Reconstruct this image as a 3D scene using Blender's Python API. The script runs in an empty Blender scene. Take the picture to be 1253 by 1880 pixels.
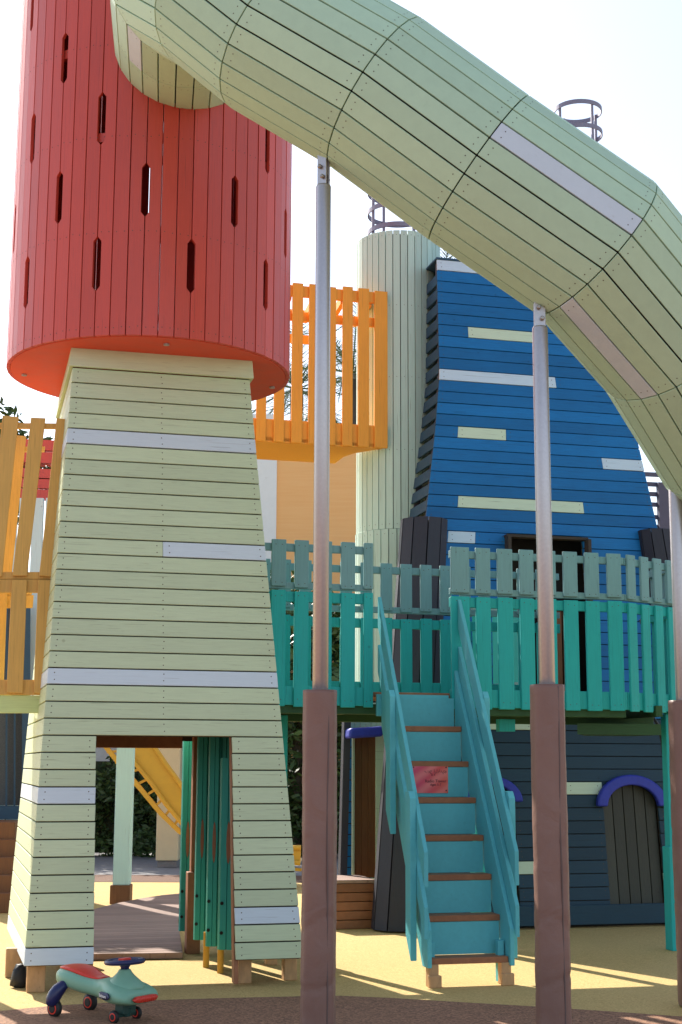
import bpy, bmesh, math, random
from mathutils import Vector, Matrix
random.seed(7)
R = math.radians
S = bpy.context.scene
col = S.collection

# ------------------------------------------------------------------ camera
F = 2650.0; PITCH = 9.95; ROLL = 0.0042; EYE = 1.5
cp, sp = math.cos(R(PITCH)), math.sin(R(PITCH))
FWD = Vector((0, cp, sp)); UP0 = Vector((0, -sp, cp)); RT0 = Vector((1, 0, 0))
RT = RT0*math.cos(ROLL) + UP0*math.sin(ROLL)
UP = UP0*math.cos(ROLL) - RT0*math.sin(ROLL)
cam_d = bpy.data.cameras.new('camera'); cam = bpy.data.objects.new('camera', cam_d); col.objects.link(cam)
M = Matrix((RT, UP, -FWD)).transposed().to_4x4(); M.translation = (0, 0, EYE)
cam.matrix_world = M
cam_d.sensor_fit = 'VERTICAL'; cam_d.sensor_height = 36; cam_d.lens = F/1880*36
cam_d.clip_end = 3000; cam_d.clip_start = 0.05
S.camera = cam

# ------------------------------------------------------------------ light
SUN_EL, SUN_AZ = 38.5, -30.0          # azimuth from +Y towards +X
SUN_POWER, SKY, EXPO = 4.6, 0.135, 0.96
w = bpy.data.worlds.new('World'); S.world = w; w.use_nodes = True
nt = w.node_tree
sky = nt.nodes.new('ShaderNodeTexSky'); sky.sky_type = 'NISHITA'; sky.sun_disc = False
sky.sun_elevation = R(SUN_EL); sky.sun_rotation = R(SUN_AZ); sky.dust_density = 1.0; sky.air_density = 1.0; sky.ozone_density = 1.0
hs = nt.nodes.new('ShaderNodeHueSaturation'); hs.inputs['Saturation'].default_value = .74
bg = nt.nodes['Background']; bg.inputs['Strength'].default_value = SKY
nt.links.new(sky.outputs[0], hs.inputs['Color']); nt.links.new(hs.outputs[0], bg.inputs['Color'])
sd = bpy.data.lights.new('sun', 'SUN'); sd.energy = SUN_POWER; sd.angle = R(0.5); sd.color = (1, 0.94, 0.84)
sun = bpy.data.objects.new('sun', sd); col.objects.link(sun)
tos = Vector((math.sin(R(SUN_AZ))*math.cos(R(SUN_EL)), math.cos(R(SUN_AZ))*math.cos(R(SUN_EL)), math.sin(R(SUN_EL))))
sun.rotation_euler = tos.to_track_quat('Z', 'Y').to_euler(); sun.location = (-6, 20, 20)
S.view_settings.view_transform = 'Standard'; S.view_settings.look = 'None'
S.view_settings.exposure = EXPO; S.view_settings.gamma = 1

# ------------------------------------------------------------------ measuring helpers
TH = 14.3
ct, st = math.cos(R(TH)), math.sin(R(TH))
E1 = Vector((ct, st, 0)); E2 = Vector((-st, ct, 0)); Z = Vector((0, 0, 1))
O = Vector((0, 0, EYE))
def W(a, b, z): return E1*a + E2*b + Z*z                    # playground frame -> world
def AB(p): return p.dot(E1), p.dot(E2), p.z
def ray(px, py): return FWD + RT*((px-626.5)/F) + UP*((940-py)/F)
def on(px, py, n, d):                                        # ray meets plane n.x = d
    r = ray(px, py); return O + r*((d - O.dot(n))/r.dot(n))
def atY(px, py, Y): return on(px, py, Vector((0, 1, 0)), Y)
def atb(px, py, b): return on(px, py, E2, b)
def atz(px, py, z=0.0): return on(px, py, Z, z)
def lerp(p, q, t): return p + (q-p)*t

# ------------------------------------------------------------------ mesh builder
class MB:
    def __init__(s): s.v = []; s.f = []; s.m = []
    def poly(s, pts, m=0):
        i = len(s.v); s.v += [Vector(p) for p in pts]; s.f.append(list(range(i, i+len(pts)))); s.m.append(m)
    def prism(s, pts, ext, m=0):
        i = len(s.v); n = len(pts); ext = Vector(ext)
        s.v += [Vector(p) for p in pts] + [Vector(p)+ext for p in pts]
        s.f.append(list(range(i+n-1, i-1, -1))); s.f.append(list(range(i+n, i+2*n))); s.m += [m, m]
        for k in range(n):
            k2 = (k+1) % n
            s.f.append([i+k, i+k2, i+n+k2, i+n+k]); s.m.append(m)
    def hexa(s, a, b, m=0):                                   # two quads a, b joined
        i = len(s.v); s.v += [Vector(p) for p in a] + [Vector(p) for p in b]
        for q in ([3,2,1,0],[4,5,6,7],[0,1,5,4],[1,2,6,5],[2,3,7,6],[3,0,4,7]):
            s.f.append([i+k for k in q]); s.m.append(m)
    def box(s, c, ax, ay, az, m=0):                           # centre + half vectors
        c, ax, ay, az = Vector(c), Vector(ax), Vector(ay), Vector(az)
        s.hexa([c-ax-ay-az, c+ax-ay-az, c+ax+ay-az, c-ax+ay-az], [c-ax-ay+az, c+ax-ay+az, c+ax+ay+az, c-ax+ay+az], m)
    def bar(s, p, q, wd, ht, side=None, m=0):                 # rectangular bar p->q
        p, q = Vector(p), Vector(q); d = (q-p).normalized()
        if side is None: side = d.cross(Z) if abs(d.z) < .95 else E1.copy()
        side = Vector(side); side = (side - d*side.dot(d)).normalized(); u = side.cross(d).normalized()
        s.box((p+q)/2, (q-p)/2, side*wd/2, u*ht/2, m)
    def tube(s, pts, rad, n=12, m=0, cap=True):
        pts = [Vector(p) for p in pts]; i0 = len(s.v); rr = rad if isinstance(rad, (list, tuple)) else [rad]*len(pts)
        t0 = (pts[1]-pts[0]).normalized(); nx = t0.orthogonal().normalized()
        for k, p in enumerate(pts):
            t = (pts[min(k+1, len(pts)-1)] - pts[max(k-1, 0)]).normalized()
            nx = (nx - t*nx.dot(t)).normalized(); ny = t.cross(nx)
            for j in range(n):
                a = 2*math.pi*j/n; s.v.append(p + (nx*math.cos(a)+ny*math.sin(a))*rr[k])
        for k in range(len(pts)-1):
            for j in range(n):
                a = i0+k*n+j; b = i0+k*n+(j+1) % n
                s.f.append([a, b, b+n, a+n]); s.m.append(m)
        if cap:
            s.f.append([i0+j for j in range(n-1, -1, -1)]); s.f.append([i0+(len(pts)-1)*n+j for j in range(n)]); s.m += [m, m]
    def lathe(s, base, prof, n=32, m=0, axis=Z, seg=None):    # prof: (radius, height)
        base = Vector(base); axis = Vector(axis).normalized(); x = axis.orthogonal().normalized(); y = axis.cross(x); i0 = len(s.v)
        for (r, h) in prof:
            for j in range(n):
                a = 2*math.pi*j/n; s.v.append(base + axis*h + (x*math.cos(a)+y*math.sin(a))*r)
        for k in range(len(prof)-1):
            for j in range(n):
                a = i0+k*n+j; b = i0+k*n+(j+1) % n
                s.f.append([a, b, b+n, a+n]); s.m.append(m)
        s.f.append([i0+j for j in range(n-1, -1, -1)]); s.f.append([i0+(len(prof)-1)*n+j for j in range(n)]); s.m += [m, m]
    def nail(s, p, n, r=.0055, m=1):
        r *= .82
        n = Vector(n).normalized(); x = n.orthogonal().normalized(); y = n.cross(x); p = Vector(p)+n*.0012
        s.poly([p+(x*math.cos(k*math.pi/3)+y*math.sin(k*math.pi/3))*r for k in range(6)], m)
    def build(s, name, mats, parent=None, bevel=0, smooth=False, recalc=True, seg=1):
        me = bpy.data.meshes.new(name); off = parent_origin(parent)
        me.from_pydata([v-off for v in s.v], [], s.f); me.update()
        if not isinstance(mats, (list, tuple)): mats = [mats]
        for x in mats: me.materials.append(x)
        me.polygons.foreach_set('material_index', s.m)
        if recalc:
            bm = bmesh.new(); bm.from_mesh(me); bmesh.ops.recalc_face_normals(bm, faces=bm.faces); bm.to_mesh(me); bm.free()
        if smooth: me.polygons.foreach_set('use_smooth', [True]*len(me.polygons))
        o = bpy.data.objects.new(name, me); col.objects.link(o)
        if parent: o.parent = parent
        if bevel:
            b = o.modifiers.new('bevel', 'BEVEL'); b.width = bevel; b.segments = seg; b.limit_method = 'ANGLE'; b.angle_limit = R(40)
        return o
ORI = {}
def parent_origin(p): 
    return ORI.get(p.name, Vector((0, 0, 0))) if p else Vector((0, 0, 0))
def thing(name, label, cat, loc=(0, 0, 0), group=None):
    o = bpy.data.objects.new(name, None); col.objects.link(o); o.location = loc; o.empty_display_size = .2
    ORI[o.name] = Vector(loc); o['label'] = label; o['category'] = cat
    if group: o['group'] = group
    return o
def sub(o, parent):                                           # register origin of a part for its sub-parts
    ORI[o.name] = parent_origin(parent); return o
def tag(o, label, cat, group=None):
    o['label'] = label; o['category'] = cat
    if group: o['group'] = group
    return o
def struct(o): o['kind'] = 'structure'; return o

# ------------------------------------------------------------------ materials
def newmat(name):
    m = bpy.data.materials.new(name); m.use_nodes = True; t = m.node_tree; return m, t, t.nodes['Principled BSDF']
def N(t, ty, **k):
    n = t.nodes.new(ty)
    for a, b in k.items(): setattr(n, a, b)
    return n
def paint(name, c, grain=(2, 2, 26), rough=.5, isl=.10, wear=.16, bump=.12, weather=(.5, .45, .36), wamt=.25, crack=.45):
    m, t, p = newmat(name); L = t.links.new
    tc = N(t, 'ShaderNodeTexCoord'); mp = N(t, 'ShaderNodeMapping'); mp.inputs['Scale'].default_value = grain
    L(tc.outputs['Object'], mp.inputs[0])
    n1 = N(t, 'ShaderNodeTexNoise'); n1.inputs['Scale'].default_value = 3.0; n1.inputs['Detail'].default_value = 6; L(mp.outputs[0], n1.inputs[0])
    n2 = N(t, 'ShaderNodeTexNoise'); n2.inputs['Scale'].default_value = 1.7; n2.inputs['Detail'].default_value = 5; L(tc.outputs['Object'], n2.inputs[0])
    geo = N(t, 'ShaderNodeNewGeometry')
    def mul(a, lo, hi):
        r = N(t, 'ShaderNodeMapRange'); r.inputs['From Min'].default_value = 0; r.inputs['From Max'].default_value = 1
        r.inputs['To Min'].default_value = lo; r.inputs['To Max'].default_value = hi; L(a, r.inputs[0]); return r.outputs[0]
    a = mul(geo.outputs['Random Per Island'], 1-isl, 1+isl)
    b = mul(n1.outputs[0], 1-wear, 1+wear); d = mul(n2.outputs[0], 1-wear*.8, 1+wear*.8)
    m1 = N(t, 'ShaderNodeMath', operation='MULTIPLY'); L(a, m1.inputs[0]); L(b, m1.inputs[1])
    m2 = N(t, 'ShaderNodeMath', operation='MULTIPLY'); L(m1.outputs[0], m2.inputs[0]); L(d, m2.inputs[1])
    vm = N(t, 'ShaderNodeVectorMath', operation='SCALE'); vm.inputs[0].default_value = c; L(m2.outputs[0], vm.inputs['Scale'])
    # worn streaks of bare wood / dirt with a shape of their own
    mp2 = N(t, 'ShaderNodeMapping'); mp2.inputs['Scale'].default_value = [g*1.6 for g in grain]; mp2.inputs['Location'].default_value = (3.1, 1.7, .4)
    L(tc.outputs['Object'], mp2.inputs[0])
    n3 = N(t, 'ShaderNodeTexNoise'); n3.inputs['Scale'].default_value = 2.2; n3.inputs['Detail'].default_value = 8; n3.inputs['Roughness'].default_value = .7
    L(mp2.outputs[0], n3.inputs[0])
    rp = N(t, 'ShaderNodeMapRange'); rp.inputs['From Min'].default_value = .60; rp.inputs['From Max'].default_value = .74
    rp.inputs['To Max'].default_value = wamt; L(n3.outputs[0], rp.inputs[0])
    mx = N(t, 'ShaderNodeMix', data_type='RGBA'); L(rp.outputs[0], mx.inputs[0]); L(vm.outputs[0], mx.inputs[6])
    mx.inputs[7].default_value = (c[0]*weather[0], c[1]*weather[1], c[2]*weather[2], 1)
    mp3 = N(t, 'ShaderNodeMapping'); mp3.inputs['Scale'].default_value = [g*(.8 if g < 10 else 3.2) for g in grain]; L(tc.outputs['Object'], mp3.inputs[0])
    n4 = N(t, 'ShaderNodeTexNoise'); n4.inputs['Scale'].default_value = 1.6; n4.inputs['Detail'].default_value = 3; L(mp3.outputs[0], n4.inputs[0])
    r4 = N(t, 'ShaderNodeMapRange'); r4.inputs['From Min'].default_value = .66; r4.inputs['From Max'].default_value = .70; r4.inputs['To Max'].default_value = crack if max(grain) > 10 else 0; L(n4.outputs[0], r4.inputs[0])
    # knots: sparse round stains
    vk = N(t, 'ShaderNodeTexVoronoi'); vk.inputs['Scale'].default_value = 3.3; L(tc.outputs['Object'], vk.inputs['Vector'])
    rk = N(t, 'ShaderNodeMapRange'); rk.inputs['From Min'].default_value = .05; rk.inputs['From Max'].default_value = .025; rk.inputs['To Max'].default_value = crack*(.8 if max(grain) > 10 else .3); L(vk.outputs['Distance'], rk.inputs[0])
    mk = N(t, 'ShaderNodeMath', operation='MAXIMUM'); L(r4.outputs[0], mk.inputs[0]); L(rk.outputs[0], mk.inputs[1])
    mx2 = N(t, 'ShaderNodeMix', data_type='RGBA'); L(mk.outputs[0], mx2.inputs[0]); L(mx.outputs[2], mx2.inputs[6]); mx2.inputs[7].default_value = (c[0]*.35, c[1]*.3, c[2]*.25, 1)
    L(mx2.outputs[2], p.inputs['Base Color'])
    rr = mul(n1.outputs[0], rough-.05, rough+.2); L(rr, p.inputs['Roughness']); p.inputs['Specular IOR Level'].default_value = .3
    bp = N(t, 'ShaderNodeBump'); bp.inputs['Strength'].default_value = bump; bp.inputs['Distance'].default_value = .01; L(n1.outputs[0], bp.inputs['Height']); L(bp.outputs[0], p.inputs['Normal'])
    return m
HZ = (2, 2, 26); VT = (26, 26, 1.6)
PALE = (.56, .64, .42)
m_pale_h = paint('pale_green_paint', PALE, HZ, isl=.07, wear=.10, wamt=.5)
m_pale_v = paint('pale_green_paint_vertical', (.50, .67, .58), VT, isl=.07, wear=.08)
m_tube = paint('tube_green_paint', (.47, .62, .44), (5, 5, 5), isl=.07, wear=.07, wamt=.12)
m_lav = paint('lavender_paint', (.62, .70, .76), HZ, isl=.04, wear=.06, wamt=.15)
m_red = paint('coral_red_paint', (.62, .065, .038), VT, rough=.36, isl=.10, wear=.10, wamt=.3)
m_red.node_tree.nodes['Principled BSDF'].inputs['Specular IOR Level'].default_value = .6
m_blue = paint('blue_paint', (.006, .14, .37), HZ, isl=.16, wear=.2, wamt=.5)
m_bluep = paint('slate_blue_paint', (.03, .075, .13), (8, 8, 8), isl=.1)
m_pbl = paint('pale_blue_paint', (.55, .68, .78), HZ, isl=.03, wear=.05)
m_pgr = paint('pale_mint_paint', (.58, .70, .52), HZ, isl=.03, wear=.05)
m_char = paint('charcoal_paint', (.035, .036, .05), VT, isl=.15, wear=.2)
m_teal = paint('green_teal_paint', (.02, .38, .36), VT, isl=.10, wear=.14, wamt=.4)
m_gteal = paint('grey_teal_paint', (.17, .32, .33), VT, isl=.08, wear=.14, wamt=.4)
m_turq = paint('turquoise_paint', (.11, .46, .51), (8, 8, 8), isl=.06, wear=.1, wamt=.3)
m_orange = paint('orange_paint', (.80, .34, .04), VT, isl=.08, wear=.12, wamt=.3)
m_ochre = paint('ochre_wood_stain', (.62, .36, .10), VT, isl=.10, wear=.2, wamt=.5)
m_brown = paint('brown_wood', (.28, .115, .055), (6, 6, 6), isl=.2, wear=.3, wamt=.5)
m_brownv = paint('brown_door_wood', (.16, .07, .03), VT, isl=.2, wear=.3, wamt=.5)
m_rawwood = paint('raw_wood', (.46, .27, .13), (10, 10, 4), isl=.2, wear=.35, wamt=.6)
m_deck = paint('grey_deck_wood', (.30, .20, .16), (3, 22, 4), isl=.16, wear=.3, wamt=.5, rough=.7)
m_dgreen = paint('dark_green_paint', (.03, .32, .26), VT, isl=.1, wear=.12)
m_olive = paint('olive_beam_paint', (.03, .085, .03), HZ, isl=.1)
m_lime = paint('lime_beam_paint', (.55, .64, .30), HZ, isl=.05)
m_ddoor = paint('dark_door_wood', (.06, .06, .045), VT, isl=.2, wear=.25)
m_lattice = paint('purple_grey_paint', (.10, .09, .13), (6, 6, 6), isl=.05)
m_mint = paint('mint_post_paint', (.50, .72, .68), VT, isl=.02, wear=.06)
m_yel = paint('yellow_slide_paint', (.58, .32, .04), (4, 4, 4), isl=.03, wear=.08)
m_beige = paint('beige_render', (.66, .55, .34), (4, 4, 4), isl=.02, wear=.06)
m_white = paint('white_render', (.80, .80, .77), (3, 3, 3), isl=.02, wear=.04)
m_palewall = paint('pale_blue_panel', (.55, .70, .76), VT, isl=.03, wear=.05)

def simple(name, c, rough=.5, metal=0, bump=0, bscale=40, var=.0):
    m, t, p = newmat(name); p.inputs['Base Color'].default_value = (*c, 1); p.inputs['Roughness'].default_value = rough; p.inputs['Metallic'].default_value = metal
    tc = N(t, 'ShaderNodeTexCoord'); n = N(t, 'ShaderNodeTexNoise'); n.inputs['Scale'].default_value = bscale; n.inputs['Detail'].default_value = 4
    t.links.new(tc.outputs['Object'], n.inputs[0])
    if bump:
        b = N(t, 'ShaderNodeBump'); b.inputs['Strength'].default_value = bump; b.inputs['Distance'].default_value = .01
        t.links.new(n.outputs[0], b.inputs['Height']); t.links.new(b.outputs[0], p.inputs['Normal'])
    if var:
        cr = N(t, 'ShaderNodeMix', data_type='RGBA'); t.links.new(n.outputs[0], cr.inputs[0])
        cr.inputs[6].default_value = (*[x*(1-var) for x in c], 1); cr.inputs[7].default_value = (*[min(1, x*(1+var)) for x in c], 1)
        t.links.new(cr.outputs[2], p.inputs['Base Color'])
    return m
m_nail = simple('rusty_nail', (.10, .07, .05), .6, .3)
m_black = simple('dark_void', (.012, .011, .010), .9)
m_batten = simple('dark_batten', (.05, .04, .032), .9)
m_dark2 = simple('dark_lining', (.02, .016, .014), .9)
m_steel = simple('brushed_steel', (.50, .465, .475), .40, .8, .05, 60, .1)
m_bolt = simple('steel_bolt', (.35, .30, .27), .35, .9)
m_cage = simple('purple_grey_metal', (.23, .21, .27), .5, .3)
m_cush = simple('blue_foam', (.02, .035, .36), .55, 0, .15, 25, .25)
m_net = simple('dark_net', (.05, .055, .06), .8)
m_carbody = simple('sage_plastic', (.21, .42, .29), .42, 0, .02, 30, .04)
m_carnavy = simple('navy_plastic', (.012, .018, .09), .35)
m_carred = simple('red_plastic', (.75, .045, .025), .38)
m_rubber = simple('black_rubber', (.015, .015, .016), .6)
m_ink = simple('dark_ink', (.10, .012, .02), .6)
m_whiteink = simple('white_ink', (.85, .85, .85), .5)

def pad_mat():
    m, t, p = newmat('vinyl_pad'); L = t.links.new
    tc = N(t, 'ShaderNodeTexCoord'); n = N(t, 'ShaderNodeTexNoise'); n.inputs['Scale'].default_value = 4; n.inputs['Detail'].default_value = 6; n.inputs['Distortion'].default_value = .3
    L(tc.outputs['Object'], n.inputs[0])
    cr = N(t, 'ShaderNodeMix', data_type='RGBA'); L(n.outputs[0], cr.inputs[0]); cr.inputs[6].default_value = (.19, .095, .072, 1); cr.inputs[7].default_value = (.27, .145, .112, 1)
    L(cr.outputs[2], p.inputs['Base Color']); p.inputs['Roughness'].default_value = .5
    n2 = N(t, 'ShaderNodeTexNoise'); n2.inputs['Scale'].default_value = 5; n2.inputs['Detail'].default_value = 4; n2.inputs['Distortion'].default_value = .5
    L(tc.outputs['Object'], n2.inputs[0])
    n3 = N(t, 'ShaderNodeTexNoise'); n3.inputs['Scale'].default_value = 300; L(tc.outputs['Object'], n3.inputs[0])
    ad = N(t, 'ShaderNodeMath', operation='MULTIPLY_ADD'); ad.inputs[1].default_value = .08; L(n3.outputs[0], ad.inputs[0]); L(n2.outputs[0], ad.inputs[2])
    b = N(t, 'ShaderNodeBump'); b.inputs['Strength'].default_value = .5; b.inputs['Distance'].default_value = .03; L(ad.outputs[0], b.inputs['Height']); L(b.outputs[0], p.inputs['Normal'])
    return m
m_pad = pad_mat()
def rubber_ground(name, c1, c2, c3, scale=110):
    m, t, p = newmat(name); L = t.links.new
    tc = N(t, 'ShaderNodeTexCoord'); v = N(t, 'ShaderNodeTexVoronoi'); v.inputs['Scale'].default_value = scale; L(tc.outputs['Object'], v.inputs['Vector'])
    n = N(t, 'ShaderNodeTexNoise'); n.inputs['Scale'].default_value = 1.1; n.inputs['Detail'].default_value = 8; n.inputs['Roughness'].default_value = .65; L(tc.outputs['Object'], n.inputs[0])
    sx = N(t, 'ShaderNodeSeparateColor'); L(v.outputs['Color'], sx.inputs[0])
    a = N(t, 'ShaderNodeMix', data_type='RGBA'); L(sx.outputs[0], a.inputs[0]); a.inputs[6].default_value = (*c1, 1); a.inputs[7].default_value = (*c2, 1)
    r = N(t, 'ShaderNodeMapRange'); r.inputs['From Min'].default_value = .42; r.inputs['From Max'].default_value = .72; r.inputs['To Max'].default_value = .55; L(n.outputs[0], r.inputs[0])
    b = N(t, 'ShaderNodeMix', data_type='RGBA'); L(r.outputs[0], b.inputs[0]); L(a.outputs[2], b.inputs[6]); b.inputs[7].default_value = (*c3, 1)
    L(b.outputs[2], p.inputs['Base Color']); p.inputs['Roughness'].default_value = .9
    bp = N(t, 'ShaderNodeBump'); bp.inputs['Strength'].default_value = .5; bp.inputs['Distance'].default_value = .006; L(v.outputs['Distance'], bp.inputs['Height']); L(bp.outputs[0], p.inputs['Normal'])
    return m
m_yground = rubber_ground('yellow_rubber', (.46, .30, .09), (.66, .47, .18), (.52, .36, .13))
m_bground = rubber_ground('brown_rubber', (.13, .058, .03), (.42, .21, .115), (.25, .12, .06), 85)
m_pave = rubber_ground('grey_pavement', (.20, .19, .19), (.26, .25, .25), (.17, .165, .165), 20)
def leafmat(name, c1, c2):
    m, t, p = newmat(name); L = t.links.new
    g = N(t, 'ShaderNodeNewGeometry'); a = N(t, 'ShaderNodeMix', data_type='RGBA'); L(g.outputs['Random Per Island'], a.inputs[0])
    a.inputs[6].default_value = (*c1, 1); a.inputs[7].default_value = (*c2, 1); L(a.outputs[2], p.inputs['Base Color']); p.inputs['Roughness'].default_value = .5
    p.inputs['Transmission Weight'].default_value = 0
    return m
m_leaf = leafmat('hedge_leaf', (.018, .045, .012), (.07, .12, .03))
m_leaf2 = leafmat('tree_leaf', (.03, .07, .015), (.10, .17, .04))
m_palm = leafmat('palm_leaf', (.05, .09, .025), (.13, .17, .06))
m_bark = paint('bark', (.10, .08, .06), (8, 8, 2), rough=.9, wear=.4)
def woodwall():
    m, t, p = newmat('tan_wood_wall'); L = t.links.new
    tc = N(t, 'ShaderNodeTexCoord'); mp = N(t, 'ShaderNodeMapping'); mp.inputs['Scale'].default_value = (.6, .6, 14); L(tc.outputs['Object'], mp.inputs[0])
    n = N(t, 'ShaderNodeTexNoise'); n.inputs['Scale'].default_value = 2; n.inputs['Detail'].default_value = 7; L(mp.outputs[0], n.inputs[0])
    a = N(t, 'ShaderNodeMix', data_type='RGBA'); L(n.outputs[0], a.inputs[0]); a.inputs[6].default_value = (.88, .42, .13, 1); a.inputs[7].default_value = (.96, .55, .22, 1)
    L(a.outputs[2], p.inputs['Base Color']); p.inputs['Roughness'].default_value = .6
    return m
m_tan = woodwall()
def sign_mat():
    m, t, p = newmat('sign_print'); L = t.links.new
    tc = N(t, 'ShaderNodeTexCoord'); mp = N(t, 'ShaderNodeMapping'); mp.inputs['Rotation'].default_value = (0, R(35), 0); L(tc.outputs['Object'], mp.inputs[0])
    wv = N(t, 'ShaderNodeTexWave'); wv.inputs['Scale'].default_value = 3.2; wv.inputs['Distortion'].default_value = 3; wv.inputs['Detail'].default_value = 1; wv.wave_type = 'RINGS'; L(mp.outputs[0], wv.inputs[0])
    sx = N(t, 'ShaderNodeSeparateXYZ'); L(tc.outputs['Generated'], sx.inputs[0])
    a = N(t, 'ShaderNodeMix', data_type='RGBA'); L(sx.outputs[0], a.inputs[0]); a.inputs[6].default_value = (.62, .02, .12, 1); a.inputs[7].default_value = (.70, .07, .03, 1)
    b = N(t, 'ShaderNodeMix', data_type='RGBA'); mm = N(t, 'ShaderNodeMath', operation='MULTIPLY'); mm.inputs[1].default_value = .55; L(wv.outputs[0], mm.inputs[0]); L(mm.outputs[0], b.inputs[0])
    L(a.outputs[2], b.inputs[6]); b.inputs[7].default_value = (.85, .25, .22, 1); L(b.outputs[2], p.inputs['Base Color']); p.inputs['Roughness'].default_value = .35
    return m
m_sign = sign_mat()

def text_mesh(name, body, size, origin, xdir, ydir, mat, parent, bold=False, width=None):
    c = bpy.data.curves.new(name, 'FONT'); c.body = body; c.size = size; c.align_x = 'CENTER'; c.align_y = 'CENTER'; c.extrude = .0006
    o = bpy.data.objects.new(name+'_tmp', c); col.objects.link(o)
    bpy.context.view_layer.update(); dg = bpy.context.evaluated_depsgraph_get()
    me = bpy.data.meshes.new_from_object(o.evaluated_get(dg)); bpy.data.objects.remove(o); bpy.data.curves.remove(c)
    xd, yd = Vector(xdir).normalized(), Vector(ydir).normalized(); zd = xd.cross(yd)
    mt = Matrix((xd, yd, zd)).transposed().to_4x4(); mt.translation = Vector(origin)-parent_origin(parent)
    me.transform(mt); me.name = name; me.materials.clear(); me.materials.append(mat)
    r = bpy.data.objects.new(name, me); col.objects.link(r); r.parent = parent; return r

# ------------------------------------------------------------------ plank walls
def planked(mb, Lf, Rf, t0, t1, n, rows=None, gap=.009, th=.024, nails=(0, 1), backing=True, bm_=2, out=None, default=0, mid=None):
    """horizontal boards between edge functions Lf(t), Rf(t); rows(i)-> [(s0,s1,mat)] ; i counts from the bottom"""
    for i in range(n):
        ta, tb = t0+(t1-t0)*i/n, t0+(t1-t0)*(i+1)/n
        la, ra, lb, rb = Lf(ta), Rf(ta), Lf(tb), Rf(tb)
        h = (lb-la).length; g = gap/2/max(h, 1e-6)
        nrm = (ra-la).cross(lb-la).normalized()
        if out is not None and nrm.dot(out) < 0: nrm = -nrm
        if backing:
            q = [la, ra, rb, lb]
        for (s0, s1, m) in (rows(i) if rows else [(0, 1, default)]):
            A, B = lerp(la, lb, g), lerp(ra, rb, g); C, D = lerp(ra, rb, 1-g), lerp(la, lb, 1-g)
            j = nrm*random.uniform(-.0012, .0012)
            p = [lerp(A, B, s0)+j, lerp(A, B, s1)+j, lerp(D, C, s1)+j, lerp(D, C, s0)+j]
            mb.hexa([x-nrm*th for x in p], p, m)
            wd = (p[1]-p[0]).length
            ns = [.045/wd, 1-.045/wd] if wd > .2 else []
            if mid and s0 < mid < s1: ns.append((mid-s0)/(s1-s0))
            for e in ns:
                for v in (.28, .72):
                    mb.nail(lerp(lerp(p[0], p[1], e), lerp(p[3], p[2], e), v)+Vector((random.uniform(-.004, .004), 0, random.uniform(-.004, .004))), nrm, .0055, 1)
            if backing:
                c, d2 = lerp(la, ra, s0), lerp(la, ra, s1); e2, f2 = lerp(lb, rb, s1), lerp(lb, rb, s0)
                mb.hexa([x-nrm*(th+.02) for x in (c, d2, e2, f2)], [x-nrm*(th+.002) for x in (c, d2, e2, f2)], bm_)
MATS_PALE = [m_pale_h, m_nail, m_batten, m_lav]

# ================================================================== SETTING
mb = MB(); mb.poly([(-400, -60, -.004), (400, -60, -.004), (400, 900, -.004), (-400, 900, -.004)])
struct(mb.build('ground', m_pave, recalc=False))
mb = MB(); mb.poly([(-16, -4, 0), (16, -4, 0), (16, 19.2, 0), (-16, 19.2, 0)])
struct(mb.build('play_surface', m_yground, recalc=False))
edge = [(-160, 1872), (0, 1856), (100, 1846), (285, 1836), (420, 1832), (550, 1829), (627, 1828), (720, 1832), (800, 1837), (972, 1847), (1110, 1856), (1253, 1866), (1450, 1885)]
mb = MB(); pts = [atz(x, y, .004) for x, y in edge]
mb.poly([Vector((-14, -4, .004)), Vector((14, -4, .004)), Vector((14, 6, .004))] + pts[::-1] + [Vector((-14, 7.5, .004))])
struct(mb.build('brown_play_surface', m_bground, recalc=False))
mb = MB(); mb.poly([(-16, 19.2, .004), (16, 19.2, .004), (16, 20.4, .004), (-16, 20.4, .004)])
struct(mb.build('brown_surface_strip', rubber_ground('shaded_brown_rubber', (.08, .035, .018), (.18, .085, .045), (.11, .05, .026), 85), recalc=False))  # darkened copy of the brown rubber: the strip's shade is in its colour

# timber walkway inside the doorway
def clip(poly, side):   # side(p)->signed value, keep >=0
    out = []
    for i in range(len(poly)):
        p, q = poly[i], poly[(i+1) % len(poly)]; a, b = side(p), side(q)
        if a >= 0: out.append(p)
        if a*b < 0: out.append(lerp(p, q, a/(a-b)))
    return out
arc = [atz(x, y, .05) for x, y in ((60, 1700), (173, 1669), (215, 1658), (260, 1649), (300, 1643), (345, 1639), (327, 1690), (332, 1722), (336, 1749), (60, 1753))]
bs = [p.dot(E2) for p in arc]; mb = MB()
b0, b1 = min(bs), max(bs); nb = int((b1-b0)/.14)
cen = sum(arc, Vector())/len(arc)
for i in range(nb):
    lo, hi = b0+(b1-b0)*i/nb+.004, b0+(b1-b0)*(i+1)/nb-.004
    pl = clip(clip(arc, lambda p: p.dot(E2)-lo), lambda p: hi-p.dot(E2))
    if len(pl) > 2: mb.prism(pl, (0, 0, -.045), 0)
tag(mb.build('timber_walkway', m_deck, bevel=.003), 'grey brown timber plank walkway seen through the tower doorway', 'walkway')

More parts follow.
